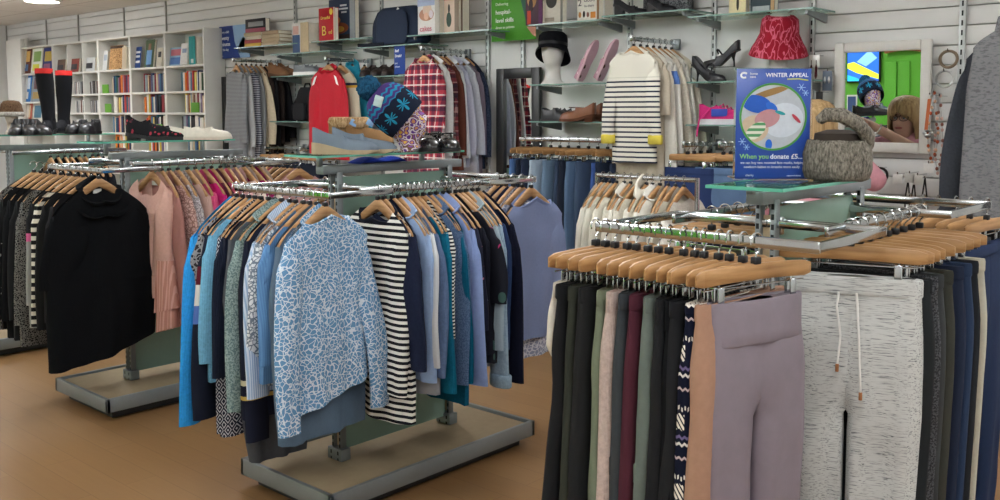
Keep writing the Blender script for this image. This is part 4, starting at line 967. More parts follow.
    standing_book('white cookery book with small food pictures and a figure two', 580, 602, -14, z, 5.05, .06, solid('#dedcd2', .5), [('r', .8, 0, 1, 1, '#8a6a4c'), ('r', .25, .07, .7, .24, '#c9843c'), ('e', -.85, .1, -.6, .26, '#b5804a'), ('e', -.45, .1, -.25, .28, '#35302c'), ('e', -.1, .1, .1, .24, '#8a5a50'), ('e', -.95, .78, -.6, .96, '#c9a23e'), ('r', .0, .82, .15, 1, '#b23a36'), ('r', .3, .84, .45, 1, '#4a6a3c')], texts=(('2', .26, '#3a3a3c', -.7, .42), ('Good', .16, '#55565a', .15, .52), ('to share', .1, '#55565a', .15, .38)))
    standing_book('slim white book beside the small food pictures', 603, 609, -14, z, 5.12, .1, solid('#d9d9d4', .6), [('r', -.1, 0, .3, 1, '#6a7a8c')])
    z = S['s8']; standing_book('yellow book at the top edge beside the black frame', 731, 748, -20, z, 5.1, .04, solid('#ded4a8', .5), [('e', -.1, .12, .2, .5, '#35302c')])
    standing_book('dark book at the top edge with a tan spine', 753, 777, -20, z, 5.1, .05, solid('#3c4a50', .5), [('r', .7, 0, 1, 1, '#b99a70'), ('r', -.8, .05, .6, .2, '#9aa4a6')])
    # satchel
    z = S['s4']; a = PY(370, 40, 5.03); b = PY(420, 40, 5.03); W = b.x - a.x; H = PY(390, 7, 5.03).z - z
    r = thing('satchel', 'navy blue satchel with flap on the glass shelf', 'bag', ((a.x + b.x) / 2, 5.1, z)); nv = solid('#202c40', .75)
    def slab(w, d, h, z0, y, top=.6, rr=.06):
        m = MB(); rings = []
        for k in range(10):
            q = k / 9; ww = w / 2 * (1 - (1 - top) * sm((q - .55) / .45)); dd = d / 2 * (1 - .35 * q * q); e = .82 if k in (0, 9) else 1
            rings.append([(ww * e * math.copysign(abs(math.cos(2 * PI * i / 28)) ** .35, math.cos(2 * PI * i / 28)), y + dd * e * math.copysign(abs(math.sin(2 * PI * i / 28)) ** .5, math.sin(2 * PI * i / 28)), z0 + h * q) for i in range(28)])
        m.loft(rings, True, True, True); return m
    slab(W, .17, H, 0, 0, .8).build('bag_body', nv, r, 60); slab(W * .62, .03, H * .86, .012, -.095, .86).build('front_flap', solid('#253146', .75), r, 60)
    m = MB(); m.box((W * .1, -.1, H * .8), (.02, .006, .1), .002, Matrix.Rotation(.5, 3, 'Y')); m.build('paper_tag', WHITEP, r)
    m = MB(); m.tube([(-W * .5, 0, H * .12), (-W * .62, -.06, H * .06), (-W * .7, -.1, .02), (-W * .4, -.13, .012), (-W * .1, -.13, .012)], .014, 8, True, .3); m.build('shoulder_strap', solid('#161c28'), r)
    # shoes on wall shelves
    z = S['s13']; P = PY(283, 70, 5.08)
    pair('tan_boot', '%s tan suede ankle boot on the glass shelf', (P.x - .05, 5.12, z), .1, .24, .085, .1, 'block', solid('#7d5a40', .9), solid('#5a4230'), gap=.1, heel=.02, cat='boot', opening=.45)
    P = PY(305, 70, 5.06)
    pair('grey_slip_on', '%s grey slip on shoe with white sole leaning back', (P.x + .03, 5.1, z), .25, .25, .09, .075, 'flat', solid('#7b8084', .9), WHITEP, gap=.11, cat='shoe', sole=.028)
    z = S['s14']
    for i, x in enumerate((366, 377, 388)):
        P = PY(x, 70, 5.06); r = thing('dark_shoe', 'small dark leather shoe, %s from left beside the little blue sign' % ORD[i], 'shoe', (P.x, 5.08, z), -PI / 2 + .4); shoe_part(r, .22, .085, .07, 'block', solid('#3a2f2c', .5), BLACKP, heel=.02)
    z = S['s15']; P = PY(306, 110, 5.1)
    r = thing('rucksack', 'black rucksack on the shelf left of the red jacket', 'bag', (P.x, 5.12, z)); slab(.24, .14, .3, 0, 0, .7).build('bag_body', solid('#1b1c1f'), r, 60); slab(.17, .05, .15, .01, -.085, .85).build('front_pocket', solid('#232428'), r, 60)
    m = MB(); m.tube([(-.05, 0, .29), (-.03, 0, .33), (.03, 0, .33), (.05, 0, .29)], .008); m.build('carry_loop', solid('#1b1c1f'), r)
    m = MB(); m.tube([(-.1, -.04, .2), (-.15, -.06, .12), (-.14, -.04, .02)], .012, 8, True, .4); m.build('shoulder_strap', solid('#1b1c1f'), r)
    P = PY(322, 119, 5.0); r = thing('fur_slipper', 'brown fur slipper in front of the black rucksack', 'slipper', (P.x, 5.02, z), .1); shoe_part(r, .25, .095, .06, 'flat', fur('#4f4236', '#a08a70'), solid('#6a5a48'))
    z = S['s12']; P = PY(566, 112, 5.05)
    pair('black_loafer', '%s flat black leather shoe behind the brown loafers', (PY(563, 115, 5.16).x, 5.16, z), -.1, .27, .095, .08, 'flat', solid('#24262a', .4, spec=.5), BLACKP, gap=.1, cat='shoe')
    def vamp(r):
        m = MB(); m.box((.035, 0, .092), (.02, .085, .006), .003); m.build('vamp_strap', solid('#55321f', .4), r)
    pair('brown_loafer', '%s brown leather loafer with low block heel', (PY(581, 115, 5.03).x, 5.03, z), .25 + PI, .25, .088, .08, 'block', solid('#7a4a30', .35, spec=.5), solid('#5a3826'), gap=.12, heel=.03, cat='shoe', lining=solid('#a87a58'), extra=vamp)
    z = S['s9']
    P = PY(705, 78, 5.02)
    bx = thing('clear_riser', 'clear plastic riser block under the black high heel', 'display block', (PY(716, 75, 5.14).x, 5.15, z)); m = MB(); m.box((0, 0, .045), (.26, .18, .09), .004); m.build('block', glass('#eef2f2', .05), bx)
    def hstrap(r):
        m = MB(); m.tube([(-.0, -.036, .075), (.015, -.02, .1), (.02, 0, .105), (.015, .02, .1), (0, .036, .075)], .006, 8, True, .5); m.build('cross_strap', solid('#15161a', .5), r)
    for lab, px, Y, zz, rz in (('black glitter high heel standing on the clear riser', 720, 5.14, z + .09, .2 + PI), ('black glitter high heel standing on the glass shelf', 705, 5.02, z, -.15)):
        r = thing('high_heel', lab, 'shoe', (PY(px + (4 if zz == z else 0), 75, Y).x, Y, zz), rz); shoe_part(r, .23, .08, .055, 'heel', solid('#1a1b20', .45, .25, 300, spec=.6), BLACKP, heel=.095, sole=.008, opening=.6, lining=solid('#b58e6a')); hstrap(r)
    z = S['s10']; r = thing('pink_trainer', 'bright pink and blue running trainer', 'shoe', (PY(722, 120, 5.04).x, 5.04, z), .12); shoe_part(r, .27, .1, .095, 'flat', solid('#c22a72', .7), solid('#cfd0d6'), sole=.03, opening=.46)
    for s in (-1, 1): m = MB(); m.box((0.0, s * .044, .07), (.1, .008, .045), .004); m.build('side_panel', solid('#3a4fae', .6), r)
    for k in range(4): m = MB(); m.tube([(.0 + .024 * k, -.03, .105 - .008 * k), (.006 + .024 * k, 0, .122 - .01 * k), (.0 + .024 * k, .03, .105 - .008 * k)], .004, 6); m.build('lace', solid('#e0508c'), r)
    m = MB(); m.tube([(-.06, -.04, .09), (-.11, -.075, .03), (-.115, -.085, -.02), (-.12, -.085, -.07)], .005, 6); m.build('trailing_lace', solid('#d03a80'), r)
    # black sandals at the very top
    z = S['s7']
    for i, (px, rz) in enumerate(((632, .3), (662, -.2))):
        r = thing('strappy_sandal', 'black strappy heeled sandal, %s of the pair at the top edge' % ('left', 'right')[i], 'shoe', (PY(px, 10, 5.08).x, 5.08, z), rz); shoe_part(r, .23, .08, .05, 'block', solid('#1a1b1f', .5), BLACKP, heel=.06, opening=.62, sole=.01)
        m = MB(); m.tube([(-.08 + .04 * math.cos(a), .034 * math.sin(a), .16 + .0 * a) for a in [2 * PI * q / 12 for q in range(13)]], .007); m.tube([(-.115, 0, .1), (-.12, 0, .16)], .007); m.build('ankle_strap', solid('#1a1b1f', .5), r)
    r = thing('grey_bag', 'grey patterned bag behind the black sandals, cut by top edge', 'bag', (PY(668, 8, 5.2).x, 5.2, z)); slab(.34, .1, .24, 0, 0, .8).build('bag_body', tweed('#3c3e42', '#75777a', 120), r, 60)
    m = MB(); m.tube([(-.1, -.02, .22), (-.06, -.02, .33), (.06, -.02, .33), (.1, -.02, .22)], .01); m.build('handle', BLACKP, r)
    # pink patterned slippers standing on their heels
    z = S['s11']
    for i in range(2):
        P = PY(586 + i * 9, 80, 5.06); r = thing('pink_slipper', 'pink patterned soft slipper standing on end, %s of the two' % ('left', 'right')[i], 'slipper', (P.x + .06 * i - .05, 5.08 + .035 * i, z), 0)
        h0 = len(C.objects); shoe_part(r, .29, .085, .035, 'flat', spots('#b98f9f', '#e0c6cf', 40, .35, .4, '#6a4a3a'), solid('#cbaab5'), opening=.5)
        for ch in r.children:
            ch.rotation_euler = (0, -PI / 2 + .5, 0); ch.location = (.06, 0, .145)
        m = MB()
        for q in range(2): m.ball((-.015 + q * .03, -.03, .06 + q * .05), (.012, .01, .02), 8, 6)
        for q in range(2):
            m = MB(); m.ball((-.0 + q * .035, -.024, .06 + q * .06), (.014, .012, .024), 8, 6); m.build('dark_pompom', solid('#4a3428'), r)
    # heads and hats
    z = S['s11']; P = PY(551, 80, 5.08)
    hd = thing('mannequin_head', 'white mannequin head wearing the black cloche hat', 'mannequin head', (P.x, 5.1, z)); wm = solid('#d3d2ce', .5, .02, 20, bs=.02)
    head_mb((0, 0, .13), -PI / 2 + .35, 1.0, .1).build('head', wm, hd, 60)
    def hat(name, label, c, rz, prof, mat, brim=None, band=None, tilt=0, n=32):
        r = thing(name, label, 'hat', c, rz); M = Matrix.Rotation(tilt, 4, 'Y')
        m = MB(); rings = []
        for q, (rad, zz) in enumerate(prof): rings.append([(rad * 1.12 * math.cos(2 * PI * i / n), rad * math.sin(2 * PI * i / n), zz + (brim(q, 2 * PI * i / n) if brim else 0)) for i in range(n)])
        m.loft(rings, True, False, True).xf(M); m.build('crown', mat, r, 70)
        return r, M
    blk = knit('#14151a')
    h_, M = hat('cloche_hat', 'black felt cloche hat on the white mannequin head', (P.x, 5.1, z + .235), -PI / 2 + .35, [(.094, .03), (.114, -.045), (.12, -.05), (.117, -.035), (.098, .035), (.1, .07), (.094, .1), (.072, .12), (.03, .128)], blk, lambda q, a: (.062 - .06 * (1 - math.cos(a)) if q in (1, 2, 3) else -.014 * (1 - math.cos(a)) if q in (0, 4) else 0))
    m = MB(); rings = [[(.1005 * 1.12 * math.cos(2 * PI * i / 32), .1005 * math.sin(2 * PI * i / 32), zz - .012 * (1 - math.cos(2 * PI * i / 32))) for i in range(32)] for zz in (.038, .058)]
    m.loft(rings, True); m.build('hat_band', solid('#0c0d10', .4), h_)
    z = S['s9']; zc = PY(778, 72, 5.08).z
    P = PY(777, 60, 5.08); hd = thing('mannequin_head', 'white mannequin head under the red bucket hat', 'mannequin head', (P.x, 5.1, z)); hk = zc - z
    head_mb((0, 0, .13 + .02), -PI / 2 + .6, 1.0, .11).build('head', wm, hd, 60)
    rf = animal('#8d1528', '#c75f74', 17, .055, .16, (1.3, 1.3, .5))
    rz_ = -PI / 2 + .6; h_, M = hat('bucket_hat', 'red and pink furry bucket hat on a mannequin head', (P.x, 5.1, z + .235), rz_, [(.1, .03), (.15, -.05), (.165, -.09), (.16, -.092), (.146, -.05), (.108, .03), (.106, .07), (.1, .11), (.08, .128), (.03, .132)], rf, None, None, .22)
    # black framed mirrors hanging on the wall
    for lab, (x0, y0, x1, y1) in (('tall black framed mirror on the wall behind the blue jeans', (498, 69, 541, 190)), ('black framed mirror behind the grey shirts, mostly covered', (222, 77, 247, 200))):
        a = PY(x0, y0, 5.26); b = PY(x1, y1, 5.26); w = b.x - a.x; h = a.z - b.z; r = thing('wall_mirror', lab, 'mirror', ((a.x + b.x) / 2, 5.262, b.z)); fw = .075
        m = MB()
        for c, s in (((-w / 2 + fw / 2, -.01, h / 2), (fw, .03, h)), ((w / 2 - fw / 2, -.01, h / 2), (fw, .03, h)), ((0, -.01, h - fw / 2), (w - 2 * fw, .03, fw)), ((0, -.01, fw / 2), (w - 2 * fw, .03, fw))): m.box(c, s, .004)
        m.build('frame', flat('#26282a', .4), r); m = MB(); m.box((0, -.002, h / 2), (w - fw * 1.6, .006, h - fw * 1.6)); m.build('mirror_glass', mirror_m(), r)
    a = PY(835.5, 44, 5.25); b = PY(933, 38, 5.25); zb = PY(880, 152.5, 5.25).z; zt = (a.z + b.z) / 2; w = b.x - a.x; h = zt - zb; fw = .055
    r = thing('wall_mirror', 'white framed mirror showing a woman with glasses', 'mirror', ((a.x + b.x) / 2, 5.262, zb)); r.rotation_euler.x = MTILT; r.location.y = 5.275
    m = MB()
    for c, s in (((-w / 2 + fw / 2, -.012, h / 2), (fw, .03, h)), ((w / 2 - fw / 2, -.012, h / 2), (fw, .03, h)), ((0, -.012, h - fw / 2), (w - 2 * fw, .03, fw)), ((0, -.012, fw / 2), (w - 2 * fw, .03, fw))): m.box(c, s, .008)
    m.build('frame', solid('#d2d1cb', .5, .02), r); m = MB(); m.box((0, -.004, h / 2), (w - fw * 1.7, .006, h - fw * 1.7)); m.build('mirror_glass', mirror_m(), r)

def arm(label, X, z, y0=4.82, drop=.0):
    r = thing('wall_rail', label, 'rail', (X, WALL - .03, z), 0, 'chrome wall rails'); L = WALL - .03 - y0
    m = MB(); m.box((0, -L / 2, -.012), (.014, L, .026), .003); m.build('bar', CHROME, r); m = MB(); m.box((0, -.012, -.02), (.05, .024, .07), .004); m.build('wall_bracket', STEEL, r); m = MB(); m.box((0, -L, -.008), (.018, .008, .04), .003); m.build('end_stop', CHROME, r)
    return r
def xbar(label, x0, x1, Y, z):
    r = thing('wall_rail', label, 'rail', ((x0 + x1) / 2, WALL - .03, z), 0, 'chrome wall rails'); w = x1 - x0; d = WALL - .03 - Y
    m = MB(); m.box((0, -d, -.013), (w, .012, .028), .003); m.build('bar', CHROME, r)
    for s in (-1, 1): m = MB(); m.box((s * (w / 2 - .03), -d / 2, -.013), (.014, d, .03), .003); m.build('wall_bracket', STEEL, r)
    return r
def wall_clothes():
    D = dict
    def armrow(place, hookpx, items, seed, y0=4.84, y1=5.2, group=None, sw=.2):
        for it in items: it[4].setdefault('sw', sw); it[4].setdefault('bw', sw + .015); it[4].setdefault('hw', sw + .02)
        P = PY(hookpx[0], hookpx[1], y0); arm('chrome wall rail carrying ' + place[1], P.x, P.z, y0 - .03)
        row(items, (P.x, y0, P.z), (P.x, y1, P.z), -PI / 2, place[0], group, seed, .08, 'the front')
        return P
    armrow(('left wall rail', 'grey shirts and dark tops'), (236, 59), [
        ('grey stripe shirt', 'grey fine striped long shirt', 'top', stripes('#8d8f92', '#6a6d72', .012, .5), D(L=.95, sl=.6, sw=.14, bw=.13, hw=.14, flare=.03), 'shirt'),
        ('pale grey top', 'pale grey jersey top', 'top', solid('#a3a5a6'), D(L=.8, sl=.62), 'top'),
        ('navy striped top', 'navy and white striped top', 'top', stripes('#2a3040', '#9a9ca4', .02, .6), D(L=.8, sl=.6), 'top'),
        ('grey jersey', 'mid grey jersey', 'top', solid('#7c7e80'), D(L=.9, sl=.6)),
        ('cream cardigan', 'cream knit cardigan with wide sleeve', 'top', knit('#c7baa0'), D(L=.74, sl=.6, sa=.1, flare=.1), 'cardigan'),
        ('dark brown jumper', 'dark brown jumper', 'top', knit('#3a302c'), D(L=.8, sl=.6)),
        ('black coat', 'black coat', 'top', solid('#1c1c1f'), D(L=.85, sl=.65), 'coat'),
        ('brown cardigan', 'brown black cardigan', 'top', knit('#2b2422'), D(L=.8, sl=.6, flare=.06), 'cardigan'),
        ('black jumper', 'plain black jumper at back', 'top', knit('#18181b'), D(L=.66, sl=.55, flare=.1)),
    ], 51, 4.8, 5.22, 'tops on the left wall rail', .16)
    armrow(('the red jacket rail', 'the red sports jacket'), (328, 58), [
        ('red jacket', 'red sports jacket with white shoulder flash', 'top', solid('#b11a2b', .6), D(L=.72, sl=.64, n=20, flare=.04, sa=.085, collar='shirt', nw=.08), 'jacket'),
        ('varsity jumper', 'cream jumper, yellow and navy sleeve stripe', 'top', blocks('#c9c0a8', ((-.2, '#2a3048'), (-.22, '#c9a03c'), (-.24, '#c9c0a8'))), D(L=.7, sl=.62, flare=.05)),
        ('teal fleece', 'teal zip neck fleece', 'top', solid('#1f7f98'), D(L=.66, sl=.5, collar='roll', nw=.075), 'fleece'),
        ('grey fleece', 'light grey fleece', 'top', solid('#9aa3a8'), D(L=.66, sl=.55), 'fleece'),
    ], 52, 4.82, 5.2, 'tops on the red jacket rail', .18)
    rj = [o for o in C.objects if o.get('label', '').startswith('red sports jacket')][0]
    for s in (-1, 1):
        m = MB(); m.loft([[(.032 + .004 * q, s * (.1 + .03 * q), -.14 - .07 * q), (.034 + .004 * q, s * (.13 + .03 * q), -.155 - .07 * q)] for q in (0, .5, 1)], False); m.build('white_flash', WHITEP, rj)
    armrow(('the checked shirt rail', 'the red checked shirt'), (424, 48), [
        ('checked shirt', 'red, white and navy checked shirt', 'top', plaid('#a83c48', '#1d2338', '#d9d2cc', .075), D(L=.82, sl=.62, n=22, collar='shirt', placket=flat('#e0dcd0'), nw=.075, flare=.03), 'shirt'),
        ('white blouse', 'white cotton blouse', 'top', solid('#d5d6d6'), D(L=.76, sl=.6, collar='shirt'), 'blouse'),
        ('red checked shirt', 'dark red checked shirt', 'top', plaid('#7a3a40', '#2a2a36', '#a88a84', .07), D(L=.76, sl=.6), 'shirt'),
        ('brown shirt', 'chestnut brown shirt', 'top', solid('#5e3228'), D(L=.8, sl=.6, flare=.06), 'shirt'),
        ('white shirt', 'white pinstripe shirt', 'top', solid('#cdd0d6'), D(L=.78, sl=.62, flare=.06, collar='shirt'), 'shirt'),
        ('lilac shirt', 'pale lilac shirt', 'top', solid('#b8b9cc'), D(L=.78, sl=.6, flare=.07, collar='shirt'), 'shirt'),
        ('ice blue shirt', 'ice white long shirt', 'top', solid('#c3c7d2'), D(L=.84, sl=.6, flare=.07, collar='shirt'), 'shirt'),
        ('mauve shirt', 'grey mauve shirt', 'top', solid('#7d7280'), D(L=.84, sl=.6, flare=.07), 'shirt'),
        ('navy jacket', 'navy jacket with grey flecks', 'top', tweed('#232c40', '#3c465c', 120), D(L=.8, sl=.62, flare=.09), 'jacket'),
    ], 53, 4.8, 5.24, 'shirts on the checked shirt rail', .18)
    armrow(('the striped jumper rail', 'the yellow cuffed striped jumper'), (634, 37), [
        ('breton jumper', 'cream jumper, thin navy stripes, yellow cuffs', 'top', stripes('#d5d2c6', '#2c3244', .03, .34, 2, .002, -.24), D(L=.66, sl=.47, n=22, sw=.155, bw=.14, hw=.15, sa=.05, sc=.04, sx=.03, cuff=solid('#c9b84a'), nw=.09, nd=.05, nb=.02, collar='rib', cmat=solid('#cfccc0'), flare=.02)),
        ('long beige tunic', 'long beige tunic hanging lowest', 'top', solid('#b7ae9c'), D(L=.94, sl=.3, sw=.16, bw=.16, hw=.17), 'tunic'),
        ('cream top', 'cream jersey top', 'top', solid('#d2cfc4'), D(L=.86, sl=.64, flare=.05), 'top'),
        ('blue trim top', 'white top with a blue band', 'top', blocks('#d2d0c8', ((-.2, '#5577b8'), (-.28, '#d2d0c8'))), D(L=.86, sl=.6, flare=.06), 'top'),
        ('ivory cardigan', 'ivory cardigan', 'top', knit('#cfc8b8'), D(L=.84, sl=.64, flare=.07), 'cardigan'),
        ('white jumper', 'white knitted jumper', 'top', knit('#d3d1c8'), D(L=.84, sl=.64, flare=.08)),
        ('off white coat', 'off white light coat', 'top', solid('#cbc4b2'), D(L=.92, sl=.66, flare=.09), 'coat'),
    ], 54, 4.78, 5.2, 'cream tops on the striped jumper rail', .16)
    # far right, nearer to the viewer
    z = PY(990, 13, 4.6).z; P = PY(1019, 13, 4.6)
    arm('long chrome wall rail carrying the grey roll neck jumper', P.x, z, 4.5); rg = 'grey tops at the right edge'
    row([('grey roll neck', 'mid grey roll neck tunic', 'top', marl('#77787a', '#606164', 40, 120), D(L=.86, sl=0, n=26, r=26, nw=.07, nd=.03, nb=.0, collar='roll', sw=.16, bw=.185, hw=.2, rot=.1, fold=.014), 'tunic'),
         ('slate jumper', 'dark slate long sleeved jumper', 'top', knit('#3d4148'), D(L=.74, sl=.7, sw=.215, flare=.075, sa=.075, sr=20, rot=.0, nw=.1)),
         ('black dress', 'black dress showing below', 'top', solid('#1b1b1e'), D(L=1.02, sl=.4), 'dress')], (P.x, 4.56, z), (P.x, 4.74, z), -PI / 2, 'the right edge rail', rg, 55, .05, 'the front')
    T = 'trousers'
    # jeans on wall rails
    a = PY(523, 137, 4.98); b = PY(640, 141, 4.98); z = a.z
    xbar('chrome wall rail carrying the long row of blue jeans', a.x - .03, b.x + .03, 4.98, z)
    J = []
    for c, n_ in (('#3f6aa8', 'bright blue'), ('#1f2a40', 'dark indigo'), ('#23304c', 'deep navy'), ('#8fa6bd', 'pale washed'), ('#5a7898', 'mid washed'), ('#2c3f5c', 'indigo'), ('#1d2636', 'blue black'), ('#46648c', 'stonewash'), ('#34496a', 'slate blue'), ('#2a4a94', 'royal blue'), ('#1e2a42', 'ink blue'), ('#25324e', 'dark navy')):
        J.append((n_ + ' jeans', n_ + ' denim jeans', T, denim(c, .14), D(t=.03, hemw=.1, pocket=0), 'jeans'))
    row(J, (a.x, 4.98, z), (b.x - .08, 4.98, z), .0, 'the jeans wall rail', 'jeans on the long wall rail', 56, .25)
    for (place, txt, px, py, cl, seed) in (('the left jeans rail', 'dark jeans below the dark tops', 268, 147, ('#1f2838', '#232c40', '#1c2230', '#28344c'), 57), ('the rucksack jeans rail', 'dark jeans below the black rucksack', 303, 148, ('#1c2536', '#22304a', '#1d2433', '#2a3a58'), 58), ('the heels jeans rail', 'jeans under the pink trainer', 686, 143, ('#22366a', '#1d2435', '#2b3d5c', '#1f2b44'), 59), ('the poster jeans rail', 'jeans left of the winter poster', 722, 143, ('#4c6c98', '#24344f', '#2d4a78', '#1d2740'), 60)):
        it = [('jeans', '%s jeans' % n_, T, denim(c, .14), D(t=.028, hemw=.1), 'jeans') for c, n_ in zip(cl, ('front dark blue', 'second indigo', 'third navy', 'rear blue'))]
        P = PY(px, py, 4.86); arm('chrome wall rail carrying ' + txt, P.x, P.z, 4.83)
        row(it, (P.x, 4.88, P.z), (P.x, 5.12, P.z), -PI / 2, place, 'jeans on short wall rails', seed, .12, 'the front')
    # free standing rail with cream knits
    a = PY(600, 173, 4.35); b = PY(684, 177, 4.35); z = a.z; x0, x1 = a.x - .02, b.x + .08
    r = thing('garment_rail', 'low chrome garment rail packed with cream knitwear', 'clothes rail', ((x0 + x1) / 2, 4.35, 0)); w = x1 - x0
    m = MB(); m.tube([(-w / 2, 0, z - .012), (w / 2, 0, z - .012)], .013, 10); m.build('bar', CHROME, r)
    for s in (-1, 1):
        m = MB(); m.tube([(s * w / 2, 0, .05), (s * w / 2, 0, z)], .013, 10); m.build('post', CHROME, r); m = MB(); m.box((s * w / 2, 0, .035), (.04, .5, .03), .008); m.build('foot', GREYM, r)
    it = []
    for i, (c, n_, k) in enumerate((('#cfccc0', 'cream cardigan with black cuff stripes', 'cardigan'), ('#c9c6b8', 'ecru striped jumper', 'jumper'), ('#d3cfc0', 'cream cable jumper', 'jumper'), ('#cdc8b8', 'oatmeal jumper', 'jumper'), ('#d8d5ca', 'off white shirt', 'shirt'), ('#cfcabb', 'ivory lace blouse', 'blouse'), ('#d6d2c4', 'cream hooded top', 'top'), ('#c8c2b0', 'stone jumper', 'jumper'), ('#dad8d0', 'white cotton shirt', 'shirt'), ('#d0cbbd', 'ivory tunic', 'tunic'), ('#cac5b5', 'pale oat cardigan', 'cardigan'), ('#d7d4ca', 'white long cardigan', 'cardigan'))):
        mt = blocks(c, ((-.42, '#2a2c30'), (-.44, c), (-.47, '#2a2c30'), (-.49, c), (-.52, '#2a2c30'), (-.54, c))) if i == 0 else stripes(c, '#44474c', .045, .4, 2, .004, -.4) if i == 1 else (knit(c) if i % 2 else solid(c))
        it.append((k + (' in cream' if i != 8 else ' in white'), n_, 'top', mt, D(L=.6, sl=.56, flare=.03, collar='shirt' if k == 'shirt' else 'roll' if 'hooded' in n_ else None), k))
    row(it, (a.x + .02, 4.35, z + .002), (b.x, 4.35, z + .002), 0, 'the cream rail', 'cream knitwear on the low rail', 61, .12)

# ------------------------------------------------------------------ things standing on the rack shelves
def rack_tops():
    gz = 1.378 + .0085; dirr = math.radians(42)
    # blue wedges
    w1 = denim('#66798a', .1)
    for i, (px, dy, lab) in enumerate(((346, 0, 'pale blue suede wedge shoe at the front of the glass shelf'), (362, .085, 'pale blue suede wedge shoe behind its pair'))):
        P = PZ(px, 154, gz); r = thing('wedge_shoe', lab, 'shoe', (P.x - .68 * dy, P.y + .75 * dy, gz), dirr + .03); shoe_part(r, .26, .092, .064, 'wedge', w1, solid('#a8987c', .8), heel=.03, sole=.014, opening=.48, toe=.45, lining=solid('#a98f70'))
    # tan fur slippers with blue tags
    for i in range(2):
        P = PZ(348 + i * 17, 147, gz); r = thing('fur_boot', 'tan fur lined boot with a blue tag, %s of two behind wedges' % ('left', 'right')[i], 'boot', (P.x - .12, P.y + .13 + .0 * i, gz), dirr + .2)
        shoe_part(r, .24, .095, .1, 'flat', solid('#8a6a48', .95), solid('#5a4634'), opening=.45)
        m = MB(); m.lathe([(.04, .085), (.05, .1), (.054, .12), (.048, .14), (.038, .144), (.03, .12)], (-.06, 0, 0), 20, 1.2, .9); m.build('fur_collar', fur('#8a6b4c', '#d0b48c'), r, 80)
        m = MB(); m.box((.0, -.06, .115), (.035, .003, .03), .001, Matrix.Rotation(.5, 3, 'Y')); m.build('price_tag', solid('#7fa6d2', .5), r)
    # head with bobble hat
    c = Vector((-2.945, 2.705, gz))
    hd = thing('mannequin_head', 'purple floral mannequin head wearing the bobble hat', 'mannequin head', c)
    t = NT('floral_cloth'); d = t.voro(42, 'F1', (1, 1, 1), .05); cl = t.ramp(d, ((0, '#e0c040'), (.22, '#c98a5c'), (.34, '#5a2f86'), (.48, '#d9cfd2'), (.62, '#6b4a3a'), (.8, '#7a3f9a')), 'CONSTANT'); fm = t.out(cl, .55, 0, .4)
    Mh = Matrix.Translation((0, 0, 0)) @ Matrix.Rotation(dirr + .1, 4, 'Z')
    hb = head_mb((0, 0, 0), 0, .84, .05, False)
    hb.xf(Matrix.Translation((0, 0, .052)) @ Mh @ Matrix.Rotation(-.25, 4, 'Y')); hb.build('head', fm, hd, 60)
    axis = Matrix.Translation((c.x, c.y, gz + .052)) @ Mh @ Matrix.Rotation(-.25, 4, 'Y') @ Matrix.Translation((-.012, 0, .115)) @ Matrix.Rotation(-.62, 4, 'Y') @ Matrix.Scale(.82, 4)
    hat = thing('bobble_hat', 'navy and teal knitted bobble hat with snowflakes', 'hat', c)
    axl = Matrix.Translation(-c) @ axis
    prof = [(.1, -.045), (.112, -.05), (.118, -.02), (.12, .03), (.116, .08), (.1, .125), (.07, .155), (.03, .17)]
    t = NT('nordic_knit'); x = t.xyz(); z_ = None
    tc = t.n('ShaderNodeTexCoord'); sp = t.n('ShaderNodeSeparateXYZ'); uvm = t.n('ShaderNodeUVMap'); t.l(uvm.outputs[0], sp.inputs[0]); U, V = sp.outputs[0], sp.outputs[1]
    fu = t.mth('SUBTRACT', t.mth('FRACT', t.mth('MULTIPLY', U, 8)), .5); fv = t.mth('DIVIDE', t.mth('SUBTRACT', V, .3), .24)
    ang = t.mth('ARCTAN2', fv, t.mth('MULTIPLY', fu, 1.0)); rad = t.mth('POWER', t.mth('ADD', t.mth('MULTIPLY', fu, fu), t.mth('MULTIPLY', t.mth('MULTIPLY', fv, fv), .25)), .5)
    star = t.mth('LESS_THAN', rad, t.mth('ADD', .2, t.mth('MULTIPLY', t.mth('COSINE', t.mth('MULTIPLY', ang, 8)), .17)))
    inb = t.mth('MULTIPLY', t.mth('GREATER_THAN', V, .08), t.mth('LESS_THAN', V, .52))
    col = t.mix(t.mth('GREATER_THAN', V, .55), '#1c2233', '#46356e')
    zig = t.mth('ADD', V, t.mth('MULTIPLY', t.mth('ABSOLUTE', t.mth('SUBTRACT', t.mth('FRACT', t.mth('MULTIPLY', U, 16)), .5)), .1))
    for p_, w_ in ((.59, .012), (.7, .03), (.82, .02)): col = t.mix(t.mth('LESS_THAN', t.mth('ABSOLUTE', t.mth('SUBTRACT', zig, p_)), w_), col, '#1f7fa0')
    col = t.mix(t.mth('MULTIPLY', star, inb), col, '#2687a8'); t.bump(t.noise(150), .5, .002); hm = t.out(col, .95, 0, .1)
    n = 40; m = MB(); m.loft([[(r_ * 1.06 * math.cos(2 * PI * i / n), r_ * math.sin(2 * PI * i / n), zz) for i in range(n + 1)] for r_, zz in prof], False)
    m.xf(axl); o = m.build('hat_body', hm, hat, 80)
    uv = o.data.uv_layers.new(name='UVMap'); nn = n + 1; H_ = [max(0, min(1, (zz + .05) / .22)) for r_, zz in prof]
    for lp in o.data.loops: uv.data[lp.index].uv = ((lp.vertex_index % nn) / n, H_[lp.vertex_index // nn])
    m = MB(); pc = axl @ Vector((0, 0, .2)); rn = random.Random(4); N_ = 22; M_ = 16; rings = []
